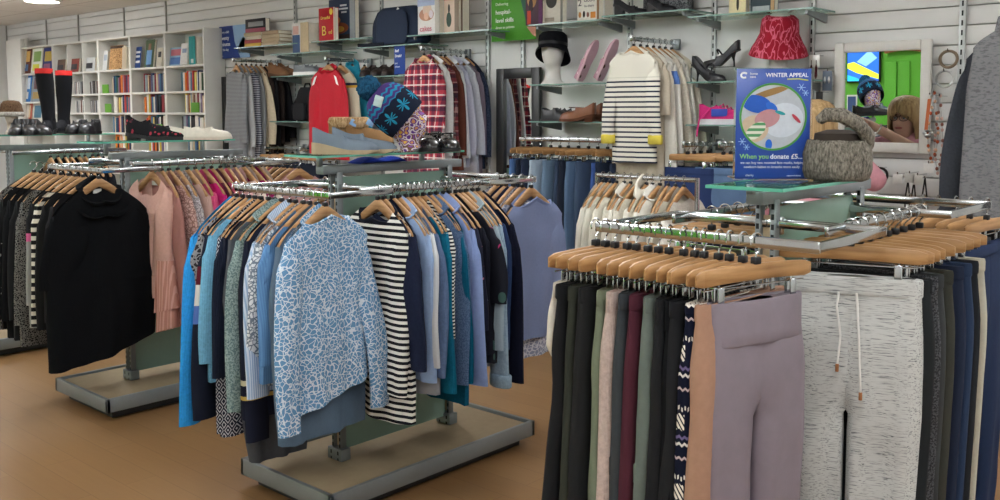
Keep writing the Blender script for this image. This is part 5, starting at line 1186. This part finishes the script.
    for i in range(M_ + 1):
        th = -PI / 2 + PI * max(.03, min(.97, i / M_)); rings.append([pc + Vector((math.cos(th) * math.cos(2 * PI * k / N_), math.cos(th) * math.sin(2 * PI * k / N_), math.sin(th))) * (.05 + rn.uniform(-.007, .006)) for k in range(N_)])
    m.loft(rings, True, True, True); m.build('pompom', fur('#17334f', '#2f6688', 140), hat, 80)
    m = MB(); m.box((0, 0, 0), (.036, .004, .045), .001); m.box((0, -.0005, .01), (.037, .0045, .016), .001); tg = axl @ Vector((-.02, -.11, .12))
    m.xf(Matrix.Translation(tg) @ Matrix.Rotation(dirr - .2, 4, 'Z') @ Matrix.Rotation(.3, 4, 'Y')); m.build('swing_tag', solid('#b8cfd0', .5), hat)
    # loafers
    for i in range(2):
        P = PZ(424 + 17 * i, 152, gz); r = thing('patent_loafer', 'shiny black patent loafer, %s of the pair at shelf end' % ('left', 'right')[i], 'shoe', (P.x - .03, P.y + .05, gz), -.55 + .1 * i); shoe_part(r, .25, .092, .07, 'flat', solid('#141518', .2, spec=.7), BLACKP, sole=.016, lining=solid('#3a3a3e'))
        m = MB(); m.box((.04, 0, .078), (.022, .07, .006), .002); m.build('vamp_strap', solid('#141518', .2, spec=.7), r)
    # folded blue scarf on the beam under the glass
    P = PX(378, 168, RK2); r = thing('folded_scarf', 'bright blue folded cloth under the glass shelf', 'scarf', (RK2, P.y, 1.3405)); m = MB(); rings = []
    for i in range(17):
        q = i / 16; yy = -.13 + .26 * q; h = .028 * math.sin(q * PI) ** .5 * (.8 + .3 * math.sin(q * 9)) + .003; rings.append([(.045 * math.cos(2 * PI * k / 14), yy, h * (.5 + .5 * math.sin(2 * PI * k / 14))) for k in range(14)])
    m.loft(rings, True, True, True); m.build('cloth', solid('#2338a8'), r, 80)
    # pink rack: floral shoe pair, white pumps
    gz = 1.4035
    for i in range(2):
        P = PZ(142 + i * 18, 140, gz); r = thing('floral_shoe', 'black shoe with red embroidered flowers, %s on the glass shelf' % ('left one', 'right one')[i], 'shoe', (P.x - .02, P.y + .06, gz), dirr - .1 * i); shoe_part(r, .25, .09, .1 - .035 * i, 'block', spots('#1a1a1e', '#a83a4a', 40, .3, .45, '#4a2c34'), BLACKP, heel=.02, opening=.5)
    for i in range(2):
        P = PZ(188 + i * 14, 140, gz); r = thing('white_pump', 'cream white flat pump, %s of the pair' % ('left', 'right')[i], 'shoe', (P.x - .02, P.y + .05, gz), dirr + .15 * i); shoe_part(r, .25, .088, .06, 'flat', solid('#d8d3c6', .5), solid('#c9c3b4'), opening=.6, lining=solid('#b9ac98'))
    # far left rack: boots, loafers, fur hat on head, black shoes
    g0 = 1.4085
    for i, (px0, py) in enumerate(((45, 134), (60, 133))):
        P = PZ(px0, py, g0); r = thing('knee_boot', 'tall black knee boot with red lining, %s one' % ('left', 'right')[i], 'boot', (P.x - .02, P.y + .02, g0), -PI / 2 + .9)
        shoe_part(r, .25, .095, .1, 'block', solid('#141519', .8), BLACKP, heel=.02, opening=.4)
        rings = []
        for q, (zz, ra, rb, dx) in enumerate(((.09, .052, .04, -.062), (.14, .048, .042, -.062), (.2, .05, .045, -.06), (.28, .058, .052, -.05), (.36, .062, .056, -.04), (.42, .062, .056, -.03))): rings.append([(dx + ra * math.cos(2 * PI * k / 20), (.04 if i == 0 else -.06) * (zz - .09) * (-1) + rb * math.sin(2 * PI * k / 20), zz) for k in range(20)])
        m = MB(); m.loft(rings, True); m.build('shaft', solid('#17181c', .95), r, 80)
        l = rings[-1]; cx_ = -.03; m = MB(); m.loft([[(x_ , y_, z_ - .012) for x_, y_, z_ in l], [((x_ - cx_) * 1.04 + cx_, y_, z_ + .0) for x_, y_, z_ in l], [(x_, y_, z_ + .022) for x_, y_, z_ in l], [((x_ - cx_) * .85 + cx_, y_, z_ + .015) for x_, y_, z_ in l]], True); m.build('red_lining', solid('#c9302c', .7), r, 80)
    for i in range(2):
        P = PZ(74 + i * 13, 134, g0); r = thing('black_loafer', 'black shoe with silver trim facing out, %s of pair beside boots' % ('left', 'right')[i], 'shoe', (P.x - .02, P.y + .03, g0), -PI / 2 + .75); shoe_part(r, .25, .095, .085, 'flat', solid('#15171d', .35, spec=.6), BLACKP, opening=.5)
        m = MB(); m.box((.06, 0, .058), (.012, .07, .012), .003); m.build('silver_trim', metal('#b8bcc0', .3), r)
    P = PX(12, 128, -6.62) ; r = thing('mannequin_head', 'small mannequin head under a brown fur hat, far left', 'mannequin head', (P.x, P.y, g0)); r.scale = (.6,) * 3; head_mb((0, 0, .13), -.5, .95).build('head', solid('#b9ada2', .5), r, 60)
    hh = thing('fur_hat', 'small brown fur hat with grey brim, far left', 'hat', (P.x, P.y, g0 + .15)); hh.scale = (.6,) * 3; m = MB(); m.lathe([(.09, -.04), (.125, -.05), (.13, -.01), (.115, .03), (.105, .08), (.08, .115), (.03, .125)], n=28); m.build('crown', fur('#3c2c22', '#7a614c'), hh, 80)
    m = MB(); m.lathe([(.122, -.055), (.136, -.04), (.136, -.005), (.122, .0)], n=28); m.build('fur_brim', fur('#8a8680', '#c9c4ba'), hh, 80)
    for i in range(3):
        P = PZ((12, 24, 36)[i], 135, g0); r = thing('black_court_shoe', 'black leather court shoe, %s from left below the fur hat' % ORD[i], 'shoe', (P.x + .0, P.y + .03, g0), -PI / 2 + 1.1 + .2 * i); shoe_part(r, .25, .092, .065, 'block', solid('#17181b', .35, spec=.6), BLACKP, heel=.025, lining=solid('#9a8468'))
    # trouser rack: poster in a stand and the furry hat
    gz3 = 1.355 + .0085
    a = PZ(735, 179, gz3); b = PZ(809, 179, gz3); nrm = Vector((-(b - a).y, (b - a).x, 0)).normalized(); W = (b - a).length
    W = W; k_ = (a + b) / 2; dist = (ray(772, 120)).normalized(); zt = CAMH + (k_ - _O).dot(_f) * 0
    depth = (k_ - _O).dot(_f0); top = CAMH + (113 - 69) * depth / F; H = top - gz3
    ps = thing('poster_stand', 'clear stand with blue winter appeal poster', 'poster', k_, math.atan2((b - a).y, (b - a).x))
    m = MB(); m.box((0, .004, H / 2), (W, .002, H), .0005); m.build('poster_sheet', solid('#2a4fa6', .35, .05, 8, spec=.5, bs=.0), ps)
    m = MB(); m.box((0, .0075, H / 2), (W + .01, .003, H + .004), .0008); m.box((0, .03, .003), (W + .01, .08, .004), .001); m.build('acrylic_holder', glass('#eef4f4', .02), ps)
    def disc(name, cx_, cz_, r0, r1, y, mat, n=48):
        m = MB(); 
        if r0 == 0: m.loft([[(cx_ + r1 * math.cos(2 * PI * i / n), yy, cz_ + r1 * math.sin(2 * PI * i / n)) for i in range(n)] for yy in (y, y - .0006)], True, True, True)
        else: m.loft([[(cx_ + rr * math.cos(2 * PI * i / n), yy, cz_ + rr * math.sin(2 * PI * i / n)) for i in range(n)] for rr, yy in ((r1, y), (r1, y - .0012), (r0, y - .0012), (r0, y))], True)
        return m.build(name, mat, ps)
    R_ = W * .455; zc = H * .565
    def el_(name, cx, cz, rx, rz_, y, c, rot=0, clip=True):
        pts = []
        for i in range(28):
            u, v = rx * math.cos(2 * PI * i / 28), rz_ * math.sin(2 * PI * i / 28); p = cx + u * math.cos(rot) - v * math.sin(rot); q = cz + u * math.sin(rot) + v * math.cos(rot)
            d = math.hypot(p, q)
            if clip and d > .93: p, q = p / d * .93, q / d * .93
            pts.append((p * R_, zc + q * R_))
        m = MB(); m.prism(pts, y, y - .0004, lambda p, q, e: (p, e, q)); m.build(name, c if not isinstance(c, str) else solid(c, .5, .05, 60), ps)
    disc('photo', 0, zc, 0, R_ * .95, .003, solid('#b4bcc6', .4, .06, 60)); disc('green_ring', 0, zc, R_ * .94, R_, .003, solid('#4f9a4a', .4))
    el_('photo_cloth', .3, -.1, .6, .5, .0022, '#c9d2dc', .3); el_('photo_blanket', -.55, -.35, .42, .4, .0021, '#c9b59c'); el_('photo_table', -.1, .72, .6, .1, .0021, '#9a7a4c', .3); el_('photo_glove', -.5, .38, .45, .26, .0016, '#2a5fc0', -.2); el_('photo_glove_finger', -.05, .28, .2, .12, .0014, '#2f6cd0', -.7)
    el_('photo_cheek', -.18, -.05, .38, .26, .0012, '#b98a90', .3); el_('photo_knit_cap', -.52, -.42, .36, .2, .001, stripes('#5a9a6a', '#d9dccf', .016, .5, 2, .001), .7); el_('photo_clip', .2, .12, .16, .05, .001, '#2f9aa0', -.3); el_('photo_tube', .68, -.05, .18, .05, .001, '#c0485c', -.8); el_('photo_blue_tip', -.12, -.82, .1, .16, .0008, '#2f6cd0')
    wt = flat('#eef2fa', .4); gt = flat('#8fd06a', .4)
    def tx(s_, size, m_, x, zz, al='LEFT', bold=0.): text('lettering', s_, size * H, m_, ps, (x * W, .0026, zz * H), (PI / 2, 0, 0), al, bold * H * size, .0004)
    tx('WINTER APPEAL', .052, wt, .46, .925, 'RIGHT', .012); tx('When you', .062, gt, -.44, .185, 'LEFT', .012); tx('donate £5...', .062, wt, -.03, .185, 'LEFT', .016)
    tx('we can buy two neonatal face masks, helping', .032, wt, 0, .138, 'CENTER'); tx('newborn babies to breathe more easily.', .032, wt, 0, .1, 'CENTER'); tx('charity', .028, wt, -.36, .025); tx('registered charity', .018, wt, .2, .025); tx('home', .03, wt, -.32, .945, 'LEFT', .01); tx('care', .03, wt, -.32, .917, 'LEFT', .01)
    m = MB(); m.tube([(W * .18, .0024, H * .905), (W * .33, .0024, H * .908), (W * .46, .0024, H * .895)], .0016, 6, True, .3); m.build('yellow_underline', flat('#c9d24a', .4), ps)
    m = MB(); m.loft([[(-W * .4 + r_ * math.cos(t_), y_, H * .94 + r_ * .7 * math.sin(t_)) for t_ in [PI * .2 + 1.5 * PI * i / 14 for i in range(15)] for r_ in (.008, )] for y_ in (.0026, .002)], False); m.tube([(-W * .4 + .009 * math.cos(t_), .0024, H * .94 + .007 * math.sin(t_)) for t_ in [PI * .2 + 1.5 * PI * i / 14 for i in range(15)]], .0026, 6, True, .4); m.build('logo_swirl', wt, ps)
    for cx_, cz_, s_ in ((.37, .83, .012), (.43, .78, .009), (-.41, .34, .011), (-.35, .29, .009)):
        m = MB()
        for k in range(3): a_ = PI * k / 3; m.tube([(cx_ * W - s_ * math.cos(a_), .0024, cz_ * H - s_ * math.sin(a_)), (cx_ * W + s_ * math.cos(a_), .0024, cz_ * H + s_ * math.sin(a_))], .0009, 5, True, .5)
        m.build('snowflake', flat('#9fc4ee', .4), ps)
    # furry trapper hat
    a = PZ(812, 182, gz3); b = PZ(860, 180, gz3); c = (a + b) / 2 + Vector((-.02, .05, 0)); c.z = gz3
    r = thing('fur_hat', 'grey furry trapper hat with turned up flap beside poster', 'hat', c, dirr); fr = fur('#4c4a44', '#a19c90', 150); rn = random.Random(2)
    m = MB(); rings = []; n = 36
    for q, (rx, ry, zz) in enumerate(((.07, .075, .0), (.084, .09, .006), (.09, .095, .03), (.089, .095, .07), (.085, .09, .1), (.078, .083, .112), (.066, .07, .105), (.06, .065, .07))): rings.append([((rx + rn.uniform(-.003, .003)) * math.copysign(abs(math.cos(2 * PI * i / n)) ** .7, math.cos(2 * PI * i / n)), (ry + rn.uniform(-.003, .003)) * math.sin(2 * PI * i / n), zz + rn.uniform(-.002, .002)) for i in range(n)])
    m.loft(rings, True, True, False); m.build('fur_body', fr, r, 80)
    m = MB(); m.lathe([(.056, .06), (.066, .1), (.062, .13), (.03, .14)], n=24, sx=1.0, sy=1.0); m.build('leather_crown', solid('#3b332d', .7), r)
    m = MB(); pts = [(-.075, -.06, .165), (-.06, -.075, .182), (-.02, -.08, .18), (.03, -.075, .155), (.065, -.055, .12), (.075, -.03, .095)]; m.tube(pts, [.014, .019, .021, .022, .022, .018], 12, True, .8)
    for i in range(len(m.v)): m.v[i] = tuple(Vector(m.v[i]) + Vector((rn.uniform(-.002, .002),) * 3))
    m.build('turned_up_flap', fr, r, 80)

# ------------------------------------------------------------------ jewellery on the slatted wall
def jewellery():
    def hook(P):
        m = MB(); m.tube([(0, .0, 0), (0, -.07, 0), (0, -.075, .012)], .003, 6); return m
    def place(name, label, px, py, cat, fn, Y=5.2):
        P = PY(px, py, Y); r = thing(name, label, cat, P); m = MB(); m.tube([(0, WALL - .002 - Y, 0), (0, -.02, 0), (0, -.024, .012)], .0028, 6); m.build('wall_hook', CHROME, r); fn(r); return r
    def ringf(R_, col, th, n=1, sq=1.0):
        def f(r):
            for k in range(n):
                m = MB(); m.tube([(R_ * math.sin(2 * PI * i / 24), .004 * k - .006 + .004 * math.sin(4 * PI * i / 24), -R_ * sq + R_ * sq * math.cos(2 * PI * i / 24)) for i in range(25)], th, 6); m.build('bangle', col, r)
        return f
    br, sv, blk, og = solid('#7a6a58', .5), metal('#b4b6b6', .3), solid('#22221f', .5), solid('#a8522c', .5)
    place('bracelet', 'brown woven bracelet hung highest right of the mirror', 949, 51, 'bracelet', ringf(.042, br, .007, 3))
    place('bracelet', 'silver and black bracelet below the brown woven one', 945, 71, 'bracelet', ringf(.042, sv, .005, 3))
    def necklace(cols, L, w, beads=16):
        def f(r):
            m = MB(); path = [(w * math.sin(PI * (i / 28 - .5) * 2) * (1 - .3 * abs(i / 14 - 1)), -.01, -L * (1 - abs(i / 14 - 1)) ** .8) for i in range(29)]; m.tube(path, .0025, 5); m.build('chain', sv, r)
            for k in range(beads):
                p = path[int(28 * (k + .5) / beads)]; m = MB(); m.ball(p, (.008, .008, .01), 8, 6); m.build('bead', cols[k % len(cols)], r)
        return f
    place('necklace', 'orange ribbon and bead necklace beside the mirror frame', 935, 93, 'necklace', necklace((og, solid('#c9a68a')), .36, .03, 18))
    def ribbon(r):
        m = MB(); m.loft([[(-.012 - .012 * q, -.012, -.02 - .16 * q), (.006 - .012 * q, -.014, -.02 - .16 * q)] for q in (0, .3, .6, 1)], False); m.build('ribbon', solid('#b5623a', .6), r)
    place('ribbon_necklace', 'plain orange ribbon necklace left of the bead strands', 931, 95, 'necklace', ribbon, 5.17)
    place('necklace', 'pink stone bead necklace, longest strand by the grey jumper', 941, 96, 'necklace', necklace((solid('#c7a59a', .4), solid('#8a5a4c', .4)), .4, .022, 20))
    place('brooch', 'silver flower brooch at the lower right of the mirror', 929, 131, 'brooch', lambda r: [(lambda m: (m.ball((.016 * math.cos(a), -.02, .016 * math.sin(a) - .01), (.011, .005, .011), 8, 6), m.build('petal', sv, r)))(MB()) for a in [2 * PI * k / 6 for k in range(6)]])
    def card(col, w=.05, h=.07, drop=.02):
        def f(r):
            m = MB(); m.box((0, -.02, -drop - h / 2), (w, .002, h), .0006); m.build('backing_card', col, r); return r
        return f
    def ear(col):
        def f(r):
            card(WHITEP, .06, .07, .0)(r)
            for s in (-1, 1):
                m = MB(); m.tube([(s * .014, -.026, -.03), (s * .014, -.026, -.05)], .002, 5); m.lathe([(.001, -.05), (.007, -.07), (.008, -.12), (.003, -.135)], (s * .014, -.026, 0), 8); m.build('tassel', col, r)
        return f
    place('tassel_earrings', 'dark red tassel earrings on a white card', 816, 55, 'earrings', ear(solid('#3f161f')))
    place('earring_card', 'black and blue jewellery card left of the mirror', 829, 71, 'earrings', lambda r: (card(solid('#55606e', .5), .055, .11, 0)(r), [(lambda m: (m.ball((s * .012, -.026, -.05), (.006, .004, .02), 8, 6), m.build('drop', sv, r)))(MB()) for s in (-1, 1)]))
    place('earring_card', 'small black bead card under the blue jewellery card', 821, 92, 'earrings', card(solid('#3a3a3c', .6), .04, .06, 0))
    place('bangle_set', 'dark bangles with tag hung under the mirror', 880, 168, 'bracelet', ringf(.04, blk, .006, 3))
    i = 0
    for px, py, c, lab in ((862, 184, '#8f9398', 'grey price card on a chain near the pink sleeve'), (873, 186, '#dcdcd8', 'white price card left of the dark bangles'), (899, 174, '#e0e0dc', 'white jewellery card, left one below the mirror'), (911, 173, '#c9cac6', 'pale jewellery card, middle one below the mirror'), (919, 175, '#d6d6d0', 'pale jewellery card, right one below the mirror'), (930, 163, '#e2e2de', 'white price card on the orange bead necklace')):
        place('price_card', lab, px, py, 'card', card(solid(c, .5), .05, .05, .0), 5.18)
    for k, (px, py) in enumerate(((909, 180), (915, 181), (926, 178))):
        def cord(r):
            for s in (-1, 1):
                m = MB(); m.tube([(0, -.015, 0), (s * .012, -.015, -.1), (s * .01, -.015, -.2)], .004, 6); m.build('cord', blk, r)
        place('cord_necklace', 'black cord necklace, %s from left under the mirror' % ORD[k], px, py, 'necklace', cord, 5.19)

# ------------------------------------------------------------------ the woman at the mirror
MTILT = math.radians(1.7)
def MP(x, y, Y):
    # where the thing seen in the white mirror at (x, y) stands, on the plane Y
    n = Vector((0, -math.cos(MTILT), -math.sin(MTILT))); q = Vector((0, 5.245, 1.64)); d = ray(x, y); h = _O + d * ((q - _O).dot(n) / d.dot(n)); e = d - n * 2 * d.dot(n)
    return h + e * ((Y - h.y) / e.y)
def skin_mesh(name, joints, edges, mat, parent, sub=2, root=0):
    me = bpy.data.meshes.new(name); me.from_pydata([j[0] for j in joints], edges, []); me.materials.append(mat)
    o = bpy.data.objects.new(name, me); C.objects.link(o); o.parent = parent
    md = o.modifiers.new('skin', 'SKIN'); md.use_smooth_shade = True
    for i, j in enumerate(joints):
        r = j[1]; v = me.skin_vertices[0].data[i]; v.radius = r if isinstance(r, tuple) else (r, r); v.use_root = (i == root)
    s = o.modifiers.new('sub', 'SUBSURF'); s.levels = s.render_levels = sub
    return o
def woman():
    bx, by = -2.025, 4.61; V = Vector
    p = thing('person', 'woman in a pink top and glasses, facing the mirror', 'person', (bx, by, 0)); B = V((bx, by, 0)); KS = .958; p.scale = (KS,) * 3
    skin = solid('#cfa592', .55, .04, 30, bs=.05); pink = solid('#d59aa6', .85); jean = denim('#2b3550'); hair = NT('hair'); hz_ = hair.noise(60, (1, 1, .06), 3); hair.bump(hz_, .5, .004); hairm = hair.out(hair.ramp(hz_, ((.3, '#8a6d48'), (.7, '#c9ab7c'))), .6, 0, .3)
    H = (MP(862, 121, 4.98) - B) / KS; El = (PY(880, 166, 4.72) - B) / KS; El.x = min(El.x, .32); El.z -= .1
    shR, shL = V((.2, -.01, 1.395)), V((-.185, -.01, 1.36))
    wr = H + (El - H).normalized() * .085
    J = [(V((0, 0, .92)), (.16, .12)), (V((0, 0, 1.12)), (.145, .11)), (V((0, -.005, 1.3)), (.155, .105)), (V((0, -.005, 1.4)), (.07, .06)), (V((0, .005, 1.46)), .05),
         (shR, .062), (El, .045), (wr, .028), (H, (.034, .018)),
         (shL, .062), (V((-.27, .02, 1.1)), .045), (V((-.25, .1, .88)), .028), (V((-.245, .12, .8)), (.034, .02)),
         (V((.09, 0, .84)), .095), (V((.1, .01, .48)), .06), (V((.1, -.02, .1)), .042), (V((.1, .1, .05)), (.04, .03)),
         (V((-.09, 0, .84)), .095), (V((-.1, .01, .48)), .06), (V((-.1, -.02, .1)), .042), (V((-.1, .1, .05)), (.04, .03))]
    E = [(0, 1), (1, 2), (2, 3), (3, 4), (2, 5), (5, 6), (6, 7), (7, 8), (2, 9), (9, 10), (10, 11), (11, 12), (0, 13), (13, 14), (14, 15), (15, 16), (0, 17), (17, 18), (18, 19), (19, 20)]
    d = (H - wr).normalized(); side = d.cross(V((0, 0, 1))).normalized(); nup = side.cross(d)
    def fingers(base, d, side, nup):
        for k, (o_, L) in enumerate(((.024, .062), (.008, .07), (-.008, .066), (-.024, .052))):
            a = len(J); J.append((base + side * o_ + d * .03, .0095)); J.append((base + side * o_ * 1.05 + d * (.03 + L * .5) + nup * .004, .0085)); J.append((base + side * o_ + d * (.03 + L * .8) - nup * .02, .0075))
            E.extend([((8 if base is H else 12), a), (a, a + 1), (a + 1, a + 2)])
        a = len(J); J.append((base + side * .034 - d * .02 - nup * .008, .011)); J.append((base + side * .05 + d * .015 - nup * .02, .009)); E.extend([((8 if base is H else 12), a), (a, a + 1)])
    fingers(H, d, side, nup); L12 = J[12][0]; fingers(L12, V((0.02, .1, -1)).normalized(), V((0, 1, 0)), V((-1, 0, 0)))
    skin_mesh('body', J, E, skin, p)
    # clothes: top with sleeves, trousers
    mid = El + (wr - El) * .55
    Jt = [(V((0, 0, .86)), (.19, .15)), (V((0, 0, 1.1)), (.178, .14)), (V((0, -.005, 1.28)), (.18, .135)), (V((0, -.005, 1.385)), (.105, .09)), (shR + V((0, 0, .0)), .08), (El, .062), (mid, .05), (shL, .08), (V((-.27, .02, 1.1)), .062), (V((-.258, .07, .97)), .05)]
    skin_mesh('pink_top', Jt, [(0, 1), (1, 2), (2, 3), (2, 4), (4, 5), (5, 6), (2, 7), (7, 8), (8, 9)], pink, p)
    Jj = [(V((0, 0, .9)), (.17, .13)), (V((.09, 0, .82)), .11), (V((.1, .01, .48)), .075), (V((.1, -.02, .1)), .058), (V((-.09, 0, .82)), .11), (V((-.1, .01, .48)), .075), (V((-.1, -.02, .1)), .058)]
    skin_mesh('jeans', Jj, [(0, 1), (1, 2), (2, 3), (0, 4), (4, 5), (5, 6)], jean, p)
    for s in (-1, 1):
        r_ = bpy.data.objects.new('shoe', None); C.objects.link(r_); r_.parent = p; r_.location = (s * .1, .05, 0); r_.rotation_euler.z = PI / 2; bpy.data.objects.remove(r_)
        m = MB(); m.loft([[(s * .1 + w * math.cos(t_), y_, max(.0, .005 + h_ * (.5 + .5 * math.sin(t_)))) for t_ in [2 * PI * k / 14 for k in range(14)]] for y_, w, h_ in ((-.08, .03, .06), (-.06, .04, .09), (0, .042, .09), (.08, .05, .06), (.15, .045, .05), (.18, .025, .03))], True, True, True); m.build('shoe', BLACKP, p)
    # head, turned a little to her left and down
    yaw = PI / 2 + .14; Mh = Matrix.Translation((0, .02, 1.435)) @ Matrix.Rotation(yaw, 4, 'Z') @ Matrix.Rotation(-.1, 4, 'Y')
    m = head_mb((0, 0, 0), 0, .97, .06, False); m.xf(Mh); m.build('head', skin, p, 60)
    def hp(name, mb, mat): mb.xf(Mh); return mb.build(name, mat, p, 60)
    k = .97
    for s in (-1, 1):
        m = MB(); m.ball((.081 * k, s * .03 * k, .112 * k), (.008, .013, .0075), 10, 8); hp('eye', m, solid('#e6e2dc', .3))
        m = MB(); m.ball((.0885 * k, s * .03 * k, .112 * k), (.002, .006, .006), 8, 6); hp('iris', m, solid('#4a5a66', .3))
        m = MB(); m.tube([(.098 * k, s * .012 * k, .133 * k), (.095 * k, s * .03 * k, .138 * k), (.084 * k, s * .048 * k, .133 * k)], .003, 6); hp('eyebrow', m, solid('#7a5f42'))
        m = MB(); m.tube([(.101 - .01 * abs(math.cos(a)) * (1 if math.cos(a) * s > 0 else 0), s * .033 + .026 * math.cos(a), .11 + .02 * math.sin(a)) for a in [2 * PI * q / 18 for q in range(19)]], .0022, 6); m.tube([(.09, s * .06, .115), (0, s * .078, .118)], .0022, 6); hp('glasses_rim', m, solid('#2b2624', .4))
        m = MB(); m.ball((-.005, s * .077, .1), (.016, .008, .028), 10, 8); hp('ear', m, skin)
    m = MB(); m.tube([(.104, -.008, .114), (.106, 0, .116), (.104, .008, .114)], .002, 6); hp('glasses_bridge', m, solid('#2b2624', .4))
    m = MB(); m.ball((.09, 0, .047), (.011, .025, .007), 12, 8); hp('lips', m, solid('#a85f5c', .5))
    # bob of blond hair with a fringe
    m = MB(); rings = []; n = 30; rn = random.Random(8)
    for q, (zz, fr, bk, w, gap) in enumerate(((-.045, .03, -.11, .1, .95), (-.01, .045, -.118, .105, .9), (.04, .06, -.124, .106, .8), (.09, .07, -.127, .104, .66), (.125, .098, -.127, .1, .3), (.145, .112, -.125, .097, 0), (.18, .108, -.12, .094, 0), (.21, .088, -.102, .082, 0), (.23, .06, -.076, .062, 0), (.243, .02, -.03, .024, 0))):
        ring = []
        for i in range(n + 1):
            a = gap + (2 * PI - 2 * gap) * i / n if gap else 2 * PI * i / n
            x = math.cos(a); y = math.sin(a); ring.append(((fr if x > 0 else -bk) * x + rn.uniform(-.002, .002), y * w * (1 + .03 * math.sin(9 * a)), zz))
        rings.append(ring)
    m.loft(rings, False, False, False); top = len(m.v) - (n + 1); m.f.append(tuple(top + i for i in range(n)))
    o = hp('hair', m, hairm); sd = o.modifiers.new('thick', 'SOLIDIFY'); sd.thickness = .012; sd.offset = 1
    m = MB(); c_ = wr + (El - wr) * .03; dd = (El - wr).normalized(); a_ = dd.cross(V((0, 0, 1))).normalized(); b_ = dd.cross(a_)
    m.tube([c_ + a_ * .031 * math.cos(2 * PI * q / 16) + b_ * .031 * math.sin(2 * PI * q / 16) for q in range(17)], .005, 6); m.build('bracelet', metal('#c9c6be', .3), p)
    m = MB(); m.tube([El + V((.0, .0, .03)), El + V((.03, -.03, -.02)), El + V((.02, -.04, -.1))], .025, 10); m.ball(El + V((.01, -.03, -.06)), (.045, .03, .06), 12, 8)
    # green end of the shop, seen in the mirror
    Yw = YF + .02
    a = MP(846, 48, Yw + .06); b = MP(879, 82, Yw + .06); w = b.x - a.x; h = a.z - b.z
    r = thing('wall_screen', 'blue and yellow screen seen in the mirror above the hat', 'screen', ((a.x + b.x) / 2, Yw + .06, b.z))
    m = MB(); m.box((0, -.02, h / 2), (w, .05, h), .006); m.build('bezel', BLACKP, r)
    def scr(poly, c, y): m = MB(); m.prism([(u * w * .94 - w * .47, h * (.04 + .92 * v)) for u, v in poly], .0055 + y, .0065 + y, lambda p_, q_, e: (p_, e, q_)); m.build('picture', emit(c, .9), r)
    scr([(0, 0), (1, 0), (1, 1), (0, 1)], '#2a62c8', 0); scr([(0, .55), (.2, .6), (1, .2), (1, .05), (.3, .25), (0, .4)], '#c9d83a', .001); scr([(.3, .6), (.7, .95), (.95, .7), (.6, .45)], '#7fb0e6', .0015); scr([(0, .2), (.3, .1), (.5, 0), (0, 0)], '#2fa8d8', .001)
    a = MP(922, 52, Yw + .12); b = MP(883, 46, Yw + .12)
    r = thing('wooden_pelmet', 'curved wooden pelmet on the green wall seen in mirror', 'pelmet', ((a.x + b.x) / 2, Yw + .06, a.z)); w = abs(a.x - b.x); m = MB()
    m.prism([(-w / 2 + w * i / 10, .03 * math.sin(PI * i / 10)) for i in range(11)] + [(w / 2 - w * i / 10, .14 + .05 * math.sin(PI * (10 - i) / 10)) for i in range(11)], -.04, .04, lambda p_, q_, e: (p_, e, q_)); m.build('board', wood('#a8743f', '#875a2e'), r)
    a = MP(883, 62, Yw + .03); b = MP(909, 125, Yw + .03); b.z = 0; w = abs(a.x - b.x); h = a.z - b.z
    r = thing('green_cupboard', 'green cupboard doors on the far wall seen in mirror', 'cupboard', ((a.x + b.x) / 2, Yw + .02, b.z)); gm = solid('#66b840', .6)
    for s in (-1, 1):
        m = MB(); m.box((s * w / 4, 0, h / 2), (w / 2 - .02, .03, h), .006); dd_ = m.build('cupboard_door', gm, r); m = MB(); m.ball((s * .06, .025, h / 2), .015, 8, 6); m.build('knob', STEEL, dd_)
    a = MP(846, 95, Yw + .03); b = MP(856, 120, Yw + .03); w = abs(a.x - b.x); h = a.z - b.z
    r = thing('notice_board', 'white edged blue notice on the green wall in mirror', 'notice', ((a.x + b.x) / 2, Yw + .02, b.z)); m = MB(); m.box((0, 0, h / 2), (w, .02, h), .003); m.build('frame', WHITEP, r); m = MB(); m.box((0, .011, h / 2), (w * .8, .004, h * .88)); m.build('sheet', solid('#4a5f8c'), r)
EXPO = 1.05
room(); racks(); rack_blue(); rack_pink(); rack_left(); rack_trousers()
bookcases(); wall_display(); wall_clothes(); rack_tops(); jewellery(); woman()
vs = sc.view_settings
vs.view_transform = 'Standard'; vs.look = 'None'; vs.exposure = EXPO; vs.gamma = 1; vs.use_curve_mapping = False
